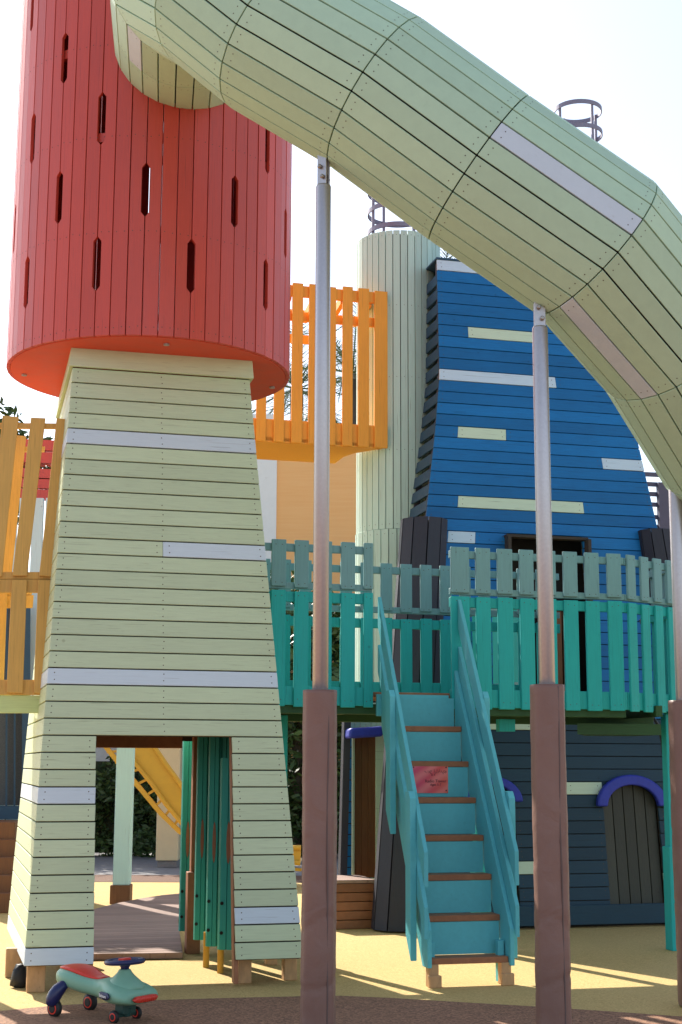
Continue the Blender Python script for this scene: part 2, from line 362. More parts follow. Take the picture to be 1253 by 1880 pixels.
# ================================================================== PALE TOWER BASE
BB = 10.12; ZB = .18
SETB = .34
pt_fl = None
def front_pt(px, py, ztop=4.45):
    n = (E2*(ztop-ZB) - Z*SETB); d = W(0, BB, ZB).dot(n); return on(px, py, n, d)
FL0 = W(.43, BB, ZB); FR0 = W(2.325, BB, ZB)
FL1 = front_pt(134, 676); FR1 = front_pt(458.5, 695)
zt = (FL1.z+FR1.z)/2
a_l1, a_r1 = AB(FL1)[0], AB(FR1)[0]; b_f1 = AB(FL1)[1]
FL1 = W(a_l1, b_f1, zt); FR1 = W(a_r1, b_f1, zt)
BL0 = W(.38, 12.40, ZB); BR0 = W(2.325, 12.40, ZB); BL1 = W(a_l1, 12.10, zt); BR1 = W(a_r1, 12.10, zt)
ed = lambda p, q: (lambda t: lerp(p, q, t))
tower = thing('play_tower', 'pale green planked tapering tower with open doorway under the red cylinder', 'tower', W(1.35, 11.2, 0))
dL0, dL1 = front_pt(172, 1770), front_pt(177, 1355); dR0, dR1 = front_pt(433, 1765), front_pt(427, 1357)
def sfrac(p, i, n): 
    t = (i+.5)/n; A, B = lerp(FL0, FL1, t), lerp(FR0, FR1, t); return (p-A).dot(B-A)/(B-A).length_squared
NR = 36
def tower_rows(i):
    idx = NR-1-i
    if idx >= 23:
        t = (35-idx)/12; pl, pr = lerp(dL0, dL1, t), lerp(dR0, dR1, t)
        return [(0, sfrac(pl, i, NR), 3 if idx in (26, 35) else 0), (sfrac(pr, i, NR), 1, 3 if idx == 33 else 0)]
    if idx in (4, 19): return [(0, 1, 3)]
    if idx == 11: return [(0, .495, 0), (.4965, 1, 3)]
    return [(0, 1, 0)]
mb = MB(); planked(mb, ed(FL0, FL1), ed(FR0, FR1), 0, 1, NR, tower_rows, out=-E2, mid=.495)
mb.build('front_wall', MATS_PALE, tower, bevel=.0025)
mb = MB(); planked(mb, ed(BL0, BL1), ed(FL0, FL1), 0, 1, NR, lambda i: [(0, .992, 3 if i in (0, 9, 16, 31) else 0)], out=-E1)
mb.build('side_wall', MATS_PALE, tower, bevel=.0025)
mb = MB(); planked(mb, ed(FR0, FR1), ed(BR0, BR1), 0, 1, NR, lambda i: [(.008, 1, 3 if i in (2, 16, 31) else 0)], out=E1)
mb.build('side_wall', MATS_PALE, tower, bevel=.0025)
# rear wall with the wide rear opening
sR = (1.72-.38)/(2.325-.38)
mb = MB(); planked(mb, ed(BL0, BL1), ed(BR0, BR1), 0, 1, NR, lambda i: [(.008, .10, 0), (.86, .992, 0)] if i < 13 else [(.008, .992, 0)], out=E2)
mb.build('rear_wall', MATS_PALE, tower, bevel=.0025)
# wider top board
mb = MB(); e = .028
def ring(t, ex):
    c = W((a_l1+a_r1)/2, (b_f1+12.1)/2, 0)
    return [W(a_l1-ex, b_f1-ex, t), W(a_r1+ex, b_f1-ex, t), W(a_r1+ex, 12.1+ex, t), W(a_l1-ex, 12.1+ex, t)]
r0, r1 = ring(zt+.002, e), ring(zt+.145, e*.6); i0 = ring(zt+.002, e-.03); i1 = ring(zt+.145, e*.6-.03)
for k in range(4):
    k2 = (k+1) % 4; mb.hexa([r0[k], r0[k2], i0[k2], i0[k]], [r1[k], r1[k2], i1[k2], i1[k]], 0)
mb.build('top_board', m_pale_h, tower, bevel=.003)
ZCYL = zt+.147
# timber door frame
mb = MB()
mb.box(W(1.17, 12.28, 1.71), E1*.58, E2*.05, Z*.075)
o = mb.build('lintel', m_brown, tower, bevel=.004)
p0 = atz(353, 1750); a_, b_, _ = AB(p0)
mb = MB(); mb.box(W(a_, b_, .32), E1*.055, E2*.06, Z*.32); mb.box(W(a_+.01, b_+.03, 1.2), E1*.035, E2*.045, Z*.56)
mb.build('door_post', m_brown, tower, bevel=.004)
mb = MB(); aR = AB(dR0)[0]; aR1 = AB(dR1)[0]
mb.hexa([W(aR-.002, BB+.03, .02), W(aR+.028, BB+.03, .02), W(aR+.028, BB+.12, .02), W(aR-.002, BB+.12, .02)],
        [W(aR1-.002, BB+.16, 1.72), W(aR1+.028, BB+.16, 1.72), W(aR1+.028, BB+.25, 1.72), W(aR1-.002, BB+.25, 1.72)])
mb.build('door_post', m_brown, tower, bevel=.003)
# corner studs inside and the feet under the walls
for (px, py, ww) in ((62, 1822, .11), (21, 1795, .10), (447, 1806, .085), (531, 1800, .085), (497, 1772, .08), (158, 1776, .08), (118, 1775, .08)):
    c = atz(px, py); c = Vector((c.x, c.y+ww*.5, 0)); mb = MB()
    mb.box(c+Z*.10, E1*ww*.55, E2*ww*.55, Z*.10)
    mb.build('foot', m_rawwood, tower, bevel=.005)
for (px, py) in ((74, 1818), (520, 1798)):
    c = atz(px, py); mb = MB(); mb.box(c+Z*.105+E2*.02+E1*.015, E1*.006, E2*.045, Z*.095); mb.build('foot_bracket', m_dark2, tower)

# black cloth wad by the foot
mb = MB(); c = atz(33, 1815)
prof = [(.03, 0), (.055, .02), (.06, .06), (.045, .11), (.03, .15)]; mb.lathe(c+Vector((0, .05, 0)), prof, 10)
for v in mb.v: v += Vector((random.uniform(-.012, .012), random.uniform(-.012, .012), random.uniform(-.006, .006)))
tag(mb.build('cloth_bundle', m_rubber, smooth=True), 'small black cloth bundle beside the left front tower foot', 'cloth')

# ================================================================== RED CYLINDER
RC = Vector((-1.508, 11.03, ZCYL)); RR = 1.105; ZT = 8.9; NP = 60
pc = on(275, 690, Z, ZCYL); RC = Vector((pc.x, pc.y, ZCYL))
cyl = thing('cylinder_tower', 'coral red planked cylinder with narrow slots on top of the pale tower', 'tower', RC)
def ray_cyl(px, py):
    r = ray(px, py); d = O-RC; A = r.x**2+r.y**2; B = 2*(d.x*r.x+d.y*r.y); C = d.x**2+d.y**2-RR**2; disc = B*B-4*A*C
    if disc < 0: return None
    t = (-B-math.sqrt(disc))/2/A; p = O+r*t; return math.atan2(p.y-RC.y, p.x-RC.x), p.z
slots = {}
TA = 2*math.pi/NP
ph0 = ray_cyl(268, 344)[0]
for (px, py) in ((183, 214), (268, 344), (434, 367), (105, 360), (180, 480), (356, 485), (49, 515), (55, 255), (492, 270), (492, 521), (113, 105), (60, 10), (525, 425), (28, 415)):
    q = ray_cyl(px, py)
    if not q: continue
    k = round((q[0]-ph0)/TA) % NP; slots.setdefault(k, []).append(q[1])
for k in range(NP):
    ang = ph0+k*TA
    if math.sin(ang) > .15 and k % 4 == 0: slots.setdefault(k, []).extend([5.15] if k % 8 else [5.6])
HS, HW = .185, .031
mb = MB()
def cylp(a, z, r=RR): return Vector((RC.x+r*math.cos(a), RC.y+r*math.sin(a), z))
for k in range(NP):
    a0, a1 = ph0+k*TA, ph0+(k+1)*TA; c0, c1 = cylp(a0, 0), cylp(a1, 0); ln = (c1-c0).length; g = .0035/ln
    def P(u, z): return Vector((c0.x+(c1.x-c0.x)*u, c0.y+(c1.y-c0.y)*u, z))
    zb, zt2 = ZCYL-.0, ZT; pts = [P(g, zb), P(1-g, zb)]
    for z in sorted(slots.get((k+1) % NP, [])):
        pts += [P(1-g, z-HS-.035), P(1-HW/ln, z-HS), P(1-HW/ln, z+HS-.03), P(1-g, z+HS+.005)]
    pts += [P(1-g, zt2), P(g, zt2)]
    for z in sorted(slots.get(k, []), reverse=True):
        pts += [P(g, z+HS+.005), P(HW/ln, z+HS-.03), P(HW/ln, z-HS), P(g, z-HS-.035)]
    nr = Vector((math.cos((a0+a1)/2), math.sin((a0+a1)/2), 0)); jit = nr*random.uniform(-.002, .002)
    mb.prism([p-nr*.028+jit for p in pts], nr*.028, 0)
    for z in (ZCYL+.06, ZCYL+.78, ZCYL+1.52, ZCYL+2.25, ZCYL+3.0):
        for u in (.25, .75): mb.nail(P(u, z+random.uniform(-.008, .008))+jit, nr, .005, 1)
mb.build('plank_wall', [m_red, m_nail], cyl, bevel=.002)
mb = MB(); mb.lathe((RC.x, RC.y, ZCYL), [(RR-.03, -.004), (RR-.03, .05)], 60)
mb.lathe((RC.x, RC.y, ZCYL), [(RR-.012, -.014), (RR-.004, .0)], 60) if False else None
ud = mb.build('underside', paint('coral_red_board', (.70, .085, .04), (3, 3, 3), isl=0, wear=.12, wamt=.2), cyl)
mb = MB(); mb.lathe((RC.x, RC.y, ZT), [(RR+.05, 0), (RR+.05, .05), (.2, .75), (.02, .8)], 40); mb.build('roof', m_red, cyl)
for (px, py) in ((306, 631), (45, 687), (500, 710)):
    c = on(px, py, Z, ZCYL-.005); mb = MB(); mb.lathe(c, [(.022, -.012), (.022, 0)], 12); mb.build('bolt_cap', m_steel, cyl)
# hoops holding the boards from the inside
for z in (ZCYL+.8, ZCYL+1.53, ZCYL+2.26, ZCYL+3.0):
    n = 40; mb = MB()
    for j in range(n):
        a0, a1 = 2*math.pi*j/n, 2*math.pi*(j+1)/n
        mb.hexa([cylp(a0, z-.035, RR-.075), cylp(a1, z-.035, RR-.075), cylp(a1, z-.035, RR-.035), cylp(a0, z-.035, RR-.035)],
                [cylp(a0, z+.035, RR-.075), cylp(a1, z+.035, RR-.075), cylp(a1, z+.035, RR-.035), cylp(a0, z+.035, RR-.035)], 0)
    mb.build('hoop', m_red, cyl)

# ================================================================== TUBE SLIDE
path = [Vector(p) for p in [(-1.22, 10.35, 6.86), (-1.11, 9.47, 6.74), (-1.03, 8.84, 6.66), (-.78, 8.60, 6.40), (-.43, 8.5, 6.06), (.211, 8.46, 5.645), (.848, 8.46, 5.15),
        (1.567, 8.55, 4.67), (2.14, 8.98, 4.20), (2.62, 9.48, 3.66), (3.2, 9.9, 3.1), (3.9, 10.15, 2.6), (4.7, 10.2, 2.3)]]
TR = .53; NK = 26
dirs = [(path[i+1]-path[i]).normalized() for i in range(len(path)-1)]
frames = []; n0 = (Z - dirs[0]*Z.dot(dirs[0])).normalized()
for i, d in enumerate(dirs):
    if i > 0:
        q = dirs[i-1].rotation_difference(d); n0 = (q @ n0).normalized()
    frames.append((n0.copy(), d.cross(n0).normalized()))
def ringpt(vi, si, ang, r):
    d = dirs[si]; n, m = frames[si]; off = (n*math.cos(ang)+m*math.sin(ang))*r
    if vi == 0 or vi == len(path)-1: nm = d
    else: nm = (dirs[vi-1]+dirs[vi]).normalized()
    return path[vi]+off-d*(off.dot(nm)/d.dot(nm))
slide = thing('tube_slide', 'pale green planked tube slide winding down from the red cylinder', 'slide', (0, 8.5, 5))
mb = MB(); OFFA = 0.5*2*math.pi/NK
lav = {(6, 0)}
def proj(p):
    d = p-O; f = d.dot(FWD); return 626.5+F*d.dot(RT)/f, 940-F*d.dot(UP)/f
lavt = [(6, (1030, 313)), (7, (1120, 625)), (1, (243, 105))]
lavset = set()
for s_, t_ in lavt:
    best = min(range(NK), key=lambda k: (Vector(proj((ringpt(s_, s_, (k+.5)*2*math.pi/NK+OFFA, TR)+ringpt(s_+1, s_, (k+.5)*2*math.pi/NK+OFFA, TR))/2))-Vector(t_)).length
               + (0 if ((ringpt(s_, s_, (k+.5)*2*math.pi/NK+OFFA, TR)-path[s_]).dot(O-path[s_]) > 0) else 900))
    lavset.add((s_, best))
for s_ in range(len(dirs)):
    for k in range(NK):
        a0, a1 = k*2*math.pi/NK+OFFA, (k+1)*2*math.pi/NK+OFFA; ga = .0052/TR
        q = []
        for r in (TR-.026, TR):
            A, B = ringpt(s_, s_, a0+ga, r), ringpt(s_, s_, a1-ga, r); C, D = ringpt(s_+1, s_, a1-ga, r), ringpt(s_+1, s_, a0+ga, r)
            g = .004; d = dirs[s_]
            q.append([A+d*g, B+d*g, C-d*g, D-d*g])
        mb.hexa(q[0], q[1], 2 if (s_, k) in lavset else 0)
        nr = (frames[s_][0]*math.cos((a0+a1)/2)+frames[s_][1]*math.sin((a0+a1)/2))
        A, B, C, D = q[1]
        for e in (.3, .7):
            mb.nail(lerp(A, B, e)+dirs[s_]*.05, nr, .005, 1); mb.nail(lerp(D, C, e)-dirs[s_]*.05, nr, .005, 1)
mb.build('plank_shell', [m_tube, m_nail, paint('tube_lavender_paint', (.60, .65, .70), (5, 5, 5), isl=.03, wear=.05)], slide, bevel=.0025)
mb = MB()
for s_ in range(len(dirs)):
    for k in range(NK):
        a0, a1 = k*2*math.pi/NK+OFFA, (k+1)*2*math.pi/NK+OFFA; r = TR-.034
        mb.poly([ringpt(s_, s_, a0, r), ringpt(s_, s_, a1, r), ringpt(s_+1, s_, a1, r), ringpt(s_+1, s_, a0, r)], 0)
mb.build('inner_liner', m_dark2, slide)

# support poles with padded sleeves
def support(px, py_top, py_br, Y, py_pad, label, face):
    top = atY(px, py_top, Y); br = atY(px-1, py_br, Y); padz = atY(px, py_pad, Y).z; base = Vector((top.x, Y, 0))
    t = thing('support_pole', label, 'pole', base, 'padded steel poles carrying the tube slide')
    mb = MB(); zt = top.z
    mb.lathe(base, [(.047, 0), (.047, zt-.012), (.043, zt-.002), (.036, zt)], 28); mb.build('pole', m_steel, t, smooth=False, bevel=0)
    for p in t.children[0].data.polygons: p.use_smooth = abs(p.normal.z) < .9
    mb = MB(); fx = Vector((math.cos(face), math.sin(face), 0)); fy = Vector((-fx.y, fx.x, 0)); c = Vector((base.x, Y, 0))
    zc = (zt+br.z+.12)/2; hh = (br.z+.12-zt)/2+.01
    for sgn in (-1, 1): mb.box(c+fy*.016*sgn+Z*zc, fx*.034, fy*.006, Z*hh)
    mb.box(c+Z*(zc+.06), fx*.026, fy*.009, Z*hh*.9)
    o = mb.build('bracket', m_steel, t, bevel=.002); sub(o, t)
    for dz in (.045, .115):
        mb = MB(); mb.lathe(c+fx*(.012 if dz < .1 else -.008)+Z*(zt+dz)-fy*.045, [(.009, 0), (.014, .006), (.014, .018), (.008, .02), (.008, .09)], 10, axis=fy); mb.build('bolt', m_bolt, o)
    # sleeve: slightly lumpy squared tube
    mb = MB(); n = 40; nz = 90; i0 = 0; hgt = padz-.01
    for iz in range(nz+1):
        z = .012+(hgt)*iz/nz; edge_ = min(1, iz/1.5, (nz-iz)/1.5+.55)
        for j in range(n):
            a = 2*math.pi*j/n; sq = 1/max(abs(math.cos(a)), abs(math.sin(a)))**.35
            r = .1*sq*(.97+.03*edge_) + .0018*math.sin(3*a+z*4+px)+.001*math.sin(z*23+2*a) + .0006*random.uniform(-1, 1)
            crease = math.exp(-((z-.62-.05*math.sin(a*2+px))/.014)**2)+math.exp(-((z-.30+.04*math.sin(a+px))/.014)**2)+.7*math.exp(-((z-1.02+.07*math.sin(a*2-px))/.013)**2)
            r -= .0055*crease
            mb.v.append(base+Vector((r*math.cos(a), r*math.sin(a), z)))
    for iz in range(nz):
        for j in range(n):
            a = iz*n+j; b = iz*n+(j+1) % n; mb.f.append([a, b, b+n, a+n]); mb.m.append(0)
    mb.f.append([nz*n+j for j in range(n)]); mb.m.append(0)
    o = mb.build('padding', m_pad, t, smooth=True); sub(o, t)
    # overlapping flap / seam running down the sleeve
    mb = MB(); ang = R(-62); prev = None
    pts = [base+Vector(((.104+.003*math.sin(z*9))*math.cos(ang+.03*math.sin(z*4)), (.104+.003*math.sin(z*9))*math.sin(ang+.03*math.sin(z*4)), z)) for z in [.02+i*(hgt-.02)/30 for i in range(31)]]
    mb.tube(pts, .0045, 6); mb.build('seam', simple('seam_piping', (.13, .08, .07), .6), o, smooth=True)
    return t
support(594.5, 340, 298, 8.5, 1268, 'padded steel pole standing before the teal railing, left of the stairs', R(-35))
support(991.5, 600, 552, 8.5, 1258, 'padded steel pole standing right of the turquoise stairs', R(0))
support(1239, 853, 815, 9.55, 1287, 'padded steel pole cut by the right edge of the photo', R(0))
# ================================================================== TEAL WALKWAY DECK
BF = 11.0; BK = 11.85
ZD = 2.07
A = lambda px, b=BF, py=1200: AB(atb(px, py, b))[0]
deck = thing('raised_walkway', 'raised teal walkway with slatted railings in front of the blue tower', 'walkway', W(3.3, 11.4, 0))
aL, aM1, aM2, aR_ = A(478), A(684), A(828), A(1150)
aR2 = aR_+.60
mb = MB(); nb = 6
for i in range(nb):
    bb = BF+.03+(BK-BF-.06)*(i+.5)/nb; ae = aR_+min(.42, max(.02, (bb-BF)/math.tan(R(24))-.12)); mb.box(W((aL+ae)/2, bb, ZD-.018), E1*(ae-aL)/2, E2*((BK-BF-.06)/nb/2-.004), Z*.018)
mb.build('floor', m_brown, deck, bevel=.003)
mb = MB()
mb.box(W((aL+aR_)/2, BF+.07, 1.935), E1*(aR_-aL)/2, E2*.035, Z*.04)
mb.box(W((aL+aR2)/2, BK-.07, 1.91), E1*(aR2-aL)/2, E2*.035, Z*.055)
for k in range(7): mb.box(W(aL+(aR2-aL)*(k+.5)/7, (BF+BK)/2, 1.955), E1*.03, E2*((BK-BF)/2-.11), Z*.045)
mb.build('frame_beam', m_olive, deck, bevel=.003)
ZU0, ZU1, ZL0, ZL1 = 2.875, 3.235, 1.945, 2.845
def panel(p, q, slats, name_side, out, hgt=(ZU0, ZU1, ZL0, ZL1), parent=deck, mu=m_gteal, ml=m_teal, floor=True, tilt=None, us=None):
    """railing panel from p to q (xy points), slats: list of (t0,t1) along it; out = outward normal"""
    zu0, zu1, zl0, zl1 = hgt; d = (q-p).normalized(); ln = (q-p).length; c = (p+q)/2
    up = MB(); up.box(c+Z*(zu1-.045)-out*.02, d*ln/2, out*.02, Z*.03); up.build('rail', mu, parent, bevel=.003); up = MB(); up.box(c+Z*(zu0+.012)-out*.02, d*ln/2, out*.02, Z*.026)
    up.build('rail', mu, parent, bevel=.003)
    lo = MB(); lo.box(c+Z*(zl1-.045)-out*.02, d*ln/2, out*.02, Z*.04); lo.build('rail', ml, parent, bevel=.003); lo = MB(); lo.box(c+Z*(zl0+.085)-out*.02, d*ln/2, out*.02, Z*.072)
    lo.build('rail', ml, parent, bevel=.003)
    for k, (s0, s1) in enumerate(slats):
        j = random.uniform(-.006, .006)
        b = MB(); b.prism([p+d*s0+Z*(zu0+j), p+d*s1+Z*(zu0+j), p+d*s1+Z*(zu1+.012), p+d*s0+Z*(zu1+.012)], out*.026)
        def nails(zs):
            for zz in zs:
                for e in (.28, .72): b.nail(p+d*(s0+(s1-s0)*e)+out*.026+Z*(zz+random.uniform(-.008, .008)), out, .005, 1)
        nails((zu0+.025, zu1-.03)); b.build('slat', [mu, m_nail], parent, bevel=.004)
        b = MB(); b.prism([p+d*s0+Z*(zl0+j*.5), p+d*s1+Z*(zl0+j*.5), p+d*s1+Z*(zl1+j), p+d*s0+Z*(zl1+j)], out*.026)
        nails((zl0+.05, zl1-.04)); b.build('slat', [ml, m_nail], parent, bevel=.004)
def pxs(l, b=BF, py=1200): return [(A(x0, b, py), A(x1, b, py)) for x0, x1 in l]
# left front panel (first slat follows the leaning tower)
sl = pxs([(496, 523), (539, 565), (582, 608), (625, 651), (667, 684)])
panel(W(aL, BF, 0), W(aM1, BF, 0), [(x-aL, y-aL) for x, y in sl], 'l', -E2)
sl = pxs([(828, 862), (874, 901), (914, 942), (955, 981), (996, 1022), (1036, 1062), (1076, 1102), (1117, 1143)])
panel(W(aM2, BF, 0), W(aR_, BF, 0), [(x-aM2, y-aM2) for x, y in sl], 'r', -E2)
FA = 24; d45 = (E1*math.cos(R(FA))+E2*math.sin(R(FA))); o45 = (E1*math.sin(R(FA))-E2*math.cos(R(FA)))
p = W(aR_+.01, BF+.01, 0); q = p+d45*.66
panel(p, q, [(.015+k*.17, .115+k*.17) for k in range(4)], 'c', o45)
p = q+E2*.01; q2 = W(AB(p)[0]+.02, BK, 0)
panel(p, q2, [(.03+k*.18, .14+k*.18) for k in range(3) if .14+k*.18 < (q2-p).length], 's', E1)
# rear railing behind the stair opening
aB0, aB1 = A(470, BK), A(1030, BK)
sl = []; x = A(735, BK, 1150)-.178*7
while x < aB1-.12:
    if x > aB0: sl.append((x-aB0, x+.102-aB0))
    x += .178
panel(W(aB0, BK, 0), W(aB1, BK, 0), sl, 'b', -E2, hgt=(2.80, 3.20, 2.04, 2.74))
# newel posts at the stair opening and posts below the deck
for (px, b, z0, z1, m_) in ((1233, 11.35, 0, 1.94, m_teal), (880, BK-.2, 0, 1.9, m_teal), (515, BK-.2, 0, 1.9, m_teal)):
    a = A(px, b, 1500); mb = MB(); mb.box(W(a, b, (z0+z1)/2), E1*.045, E2*.045, Z*(z1-z0)/2); mb.box(W(a, b-.0, .42), E1*.062, E2*.062, Z*.42)
    mb.build('post', m_, deck, bevel=.004)
mb = MB(); mb.box(W((aM1+aM2)/2-.0, BF-.012, 1.965), E1*((aM2-aM1)/2-.03), E2*.018, Z*.085); mb.build('stair_fascia', m_turq, deck, bevel=.003)
mb = MB(); mb.box(W(A(955), BF+.35, 1.83), E1*.07, E2*.04, Z*.05); mb.build('joist_block', m_teal, deck, bevel=.003)
mb = MB(); mb.prism([W(A(1075), BF+.2, 1.85), W(A(1230), BF+.2, 1.85), W(A(1230), BF+.75, 1.85), W(A(1140), BF+.75, 1.85)], (0, 0, -.09)); mb.build('joist_block', m_olive, deck)

# ================================================================== STAIRS
stair = thing('staircase', 'steep turquoise staircase with brown treads climbing to the teal walkway', 'stairs', W(3.45, 10.4, 0))
NS = 8; ZS = 2.07
f0 = atz(858, 1812); aS = AB(f0)[0]; bS = 9.86; bE = BF-.03; RUN = (bE-bS)/7; RISE = ZS/NS
aC = (A(740)+A(832))/2
aC0 = AB(atb(866, 1765, bS))[0]; aC1 = AB(atb(786, 1262, bE))[0]
print('stair centres', aC0, aC1, 'tower', zt, 'cyl', RC[:], 'deck', aL, aM1, aM2, aR_)
aC = (aC0+aC1)/2-.040; HWD = .285; Z1 = .19; RISE = (ZS-Z1)/(NS-1)
for i in range(1, NS):
    b = bS+(i-1)*RUN; z = Z1+RISE*(i-1)-.021
    mb = MB(); mb.box(W(aC, b+.075, z), E1*HWD, E2*.085, Z*.021); mb.build('tread', m_brown, stair, bevel=.004)
    mb = MB(); mb.box(W(aC, b+.14+RUN*.15, z+RISE/2), E1*(HWD-.005), E2*.009, Z*(RISE/2-.0235)); mb.build('riser', m_turq, stair)
sl_ = (ZS-RISE)/(bE-bS-RUN*0)
slope = RISE/RUN
def board(side, off_a, z_at_b0, b0, b1, vcut, th, mat=m_turq, name='rail'):
    """sloped board with vertical cut ends. z_at_b0 = top z at b0"""
    a0 = aC+side*off_a; z1 = z_at_b0+slope*(b1-b0); mb = MB()
    mb.prism([W(a0, b0, z_at_b0-vcut), W(a0, b1, z1-vcut), W(a0, b1, z1), W(a0, b0, z_at_b0)], E1*th*side)
    return mb.build(name, mat, stair, bevel=.003)
for side in (-1, 1):
    # stringer, lower rail, upper rail
    zt0, zt1 = atb(782, 1565, bS-.075).z, atb(683, 1095, BF-.035).z; slope = (zt1-zt0)/(BF-.035-bS+.075)
    a0 = aC+side*(HWD+.002); b0, b1, v = bS-.045, BF-.03, .45; z1 = .38+slope*(b1-b0); mb = MB()
    mb.prism([W(a0, b0, .13), W(a0, b0+(.13+v-.38)/slope, .13), W(a0, b1, z1-v), W(a0, b1, z1), W(a0, b0, .38)], E1*.031*side); mb.build('stringer', m_turq, stair, bevel=.003)
    board(side, HWD+.034, zt0-.37, bS-.07, BF-.035, .215, .03)
    board(side, HWD+.034, zt0, bS-.075, BF-.035, .235, .03)
    # vertical boards on the outer side
    for (bb, z0, z1) in ((bS+.16, .16, 1.32), (bS+.66, 1.0, 2.06)):
        a0 = aC+side*(HWD+.066); mb = MB()
        mb.prism([W(a0, bb-.06, z0), W(a0, bb+.06, z0+.17), W(a0, bb+.06, z1), W(a0, bb-.02, z1), W(a0, bb-.06, z1-.05)], E1*.045*side)
        mb.build('baluster', m_turq, stair, bevel=.003)
    # feet
    mb = MB(); mb.box(W(aC+side*(HWD-.02), bS+.02, .075), E1*.035, E2*.04, Z*.075); mb.box(W(aC+side*(HWD-.02)-E1.x*0+.0, bS-.035, .04), E1*.045, E2*.02, Z*.04); mb.build('foot', m_rawwood, stair, bevel=.004)
    mb = MB(); mb.box(W(aC+side*(HWD-.03), bS+.085, .15), E1*.022, E2*.03, Z*.14); mb.build('foot_post', m_turq, stair, bevel=.003)
# notice fixed on a riser
i = 5; b = bS+(i-1)*RUN+.14+RUN*.15-.009
sTL = atb(755.5, 1405, b-.004); sBR = atb(823, 1456, b-.004)
z1, z0 = sTL.z, sBR.z; al, ar = AB(sTL)[0], AB(sBR)[0]
sg = MB(); sg.box(W((al+ar)/2, b-.004, (z0+z1)/2), E1*(ar-al)/2, E2*.002, Z*(z1-z0)/2)
signo = thing('notice_sign', 'small red and pink notice fixed to a stair riser', 'sign', W((al+ar)/2, b-.004, z0))
sg.build('panel', m_sign, signo)
wd, hg = ar-al, z1-z0; cx = (al+ar)/2
text_mesh('lettering', 'Radio Tower', hg*.155, W(cx+wd*.16, b-.0075, z0+hg*.43), E1, Z, m_ink, signo)
text_mesh('lettering', 'Ages 5-7', hg*.12, W(cx+wd*.16, b-.0075, z0+hg*.30), E1, Z, m_ink, signo)
text_mesh('lettering', 'برج الراديو', hg*.155, W(cx+wd*.16, b-.0075, z0+hg*.80), E1, Z, m_ink, signo)
text_mesh('lettering', '٥-٧', hg*.12, W(cx+wd*.10, b-.0075, z0+hg*.66), E1, Z, m_ink, signo)
for (u, v) in ((.06, .09), (.95, .09), (.95, .93), (.06, .93)):
    mb = MB(); mb.lathe(W(al+wd*u, b-.006, z0+hg*v), [(.006, 0), (.005, .003)], 10, axis=-E2); mb.build('screw', m_rubber, signo)

# ================================================================== BLUE TOWER
ZBT = 6.78
def bb_(z): return 13.1+ .75*z/ZBT
nBT = (E2*ZBT - Z*.75); dBT = W(0, 13.1, 0).dot(nBT)
def onbt(px, py): return AB(on(px, py, nBT, dBT))
Lk = sorted([(onbt(x, y)[2], onbt(x, y)[0]) for x, y in ((803, 475), (808, 690), (800, 790), (783, 950))]); Rk = sorted([(onbt(x, y)[2], onbt(x, y)[0]) for x, y in ((1093, 480), (1180, 848), (1206, 962))])
def interp(k, z):
    if z <= k[0][0]: a, b = k[0], k[1]
    elif z >= k[-1][0]: a, b = k[-2], k[-1]
    else:
        for a, b in zip(k, k[1:]):
            if a[0] <= z <= b[0]: break
    return a[1]+(b[1]-a[1])*(z-a[0])/(b[0]-a[0])
ZLEG = onbt(800, 950)[2]
def aLt(z): return interp(Lk, max(z, 3.0)) - (max(0, 3.0-z)*.03)
def aRt(z): return interp(Rk, max(z, 3.0)) + (max(0, 3.0-z)*.06)
DB = .72
btw = thing('blue_tower', 'tall blue planked tower with pale stripes and arched doors behind the walkway', 'tower', W(4.9, 13.5, 0))
ztop = onbt(805, 476)[2]; NB = int(round((ztop-.12)/.1225))
stripes = []
for (x0, y0, x1, y1, mt) in ((803, 476, 900, 492, 4), (860, 597, 990, 612, 3), (806, 678, 1020, 690, 4), (842, 797, 930, 808, 3), (1107, 853, 1200, 863, 4), (842, 922, 1072, 935, 3), (823, 980, 873, 990, 4),
                             (890, 1318, 978, 1330, 3), (1040, 1440, 1112, 1455, 3), (950, 1586, 984, 1598, 3), (1217, 1605, 1236, 1616, 3)):
    aa0, _, zz0 = onbt(x0, (y0+y1)/2); aa1, _, zz1 = onbt(x1, (y0+y1)/2+ (x1-x0)*.03)
    row = int(((zz0+zz1)/2-.12)/((ztop-.12)/NB)); stripes.append((row, aa0, aa1, mt))
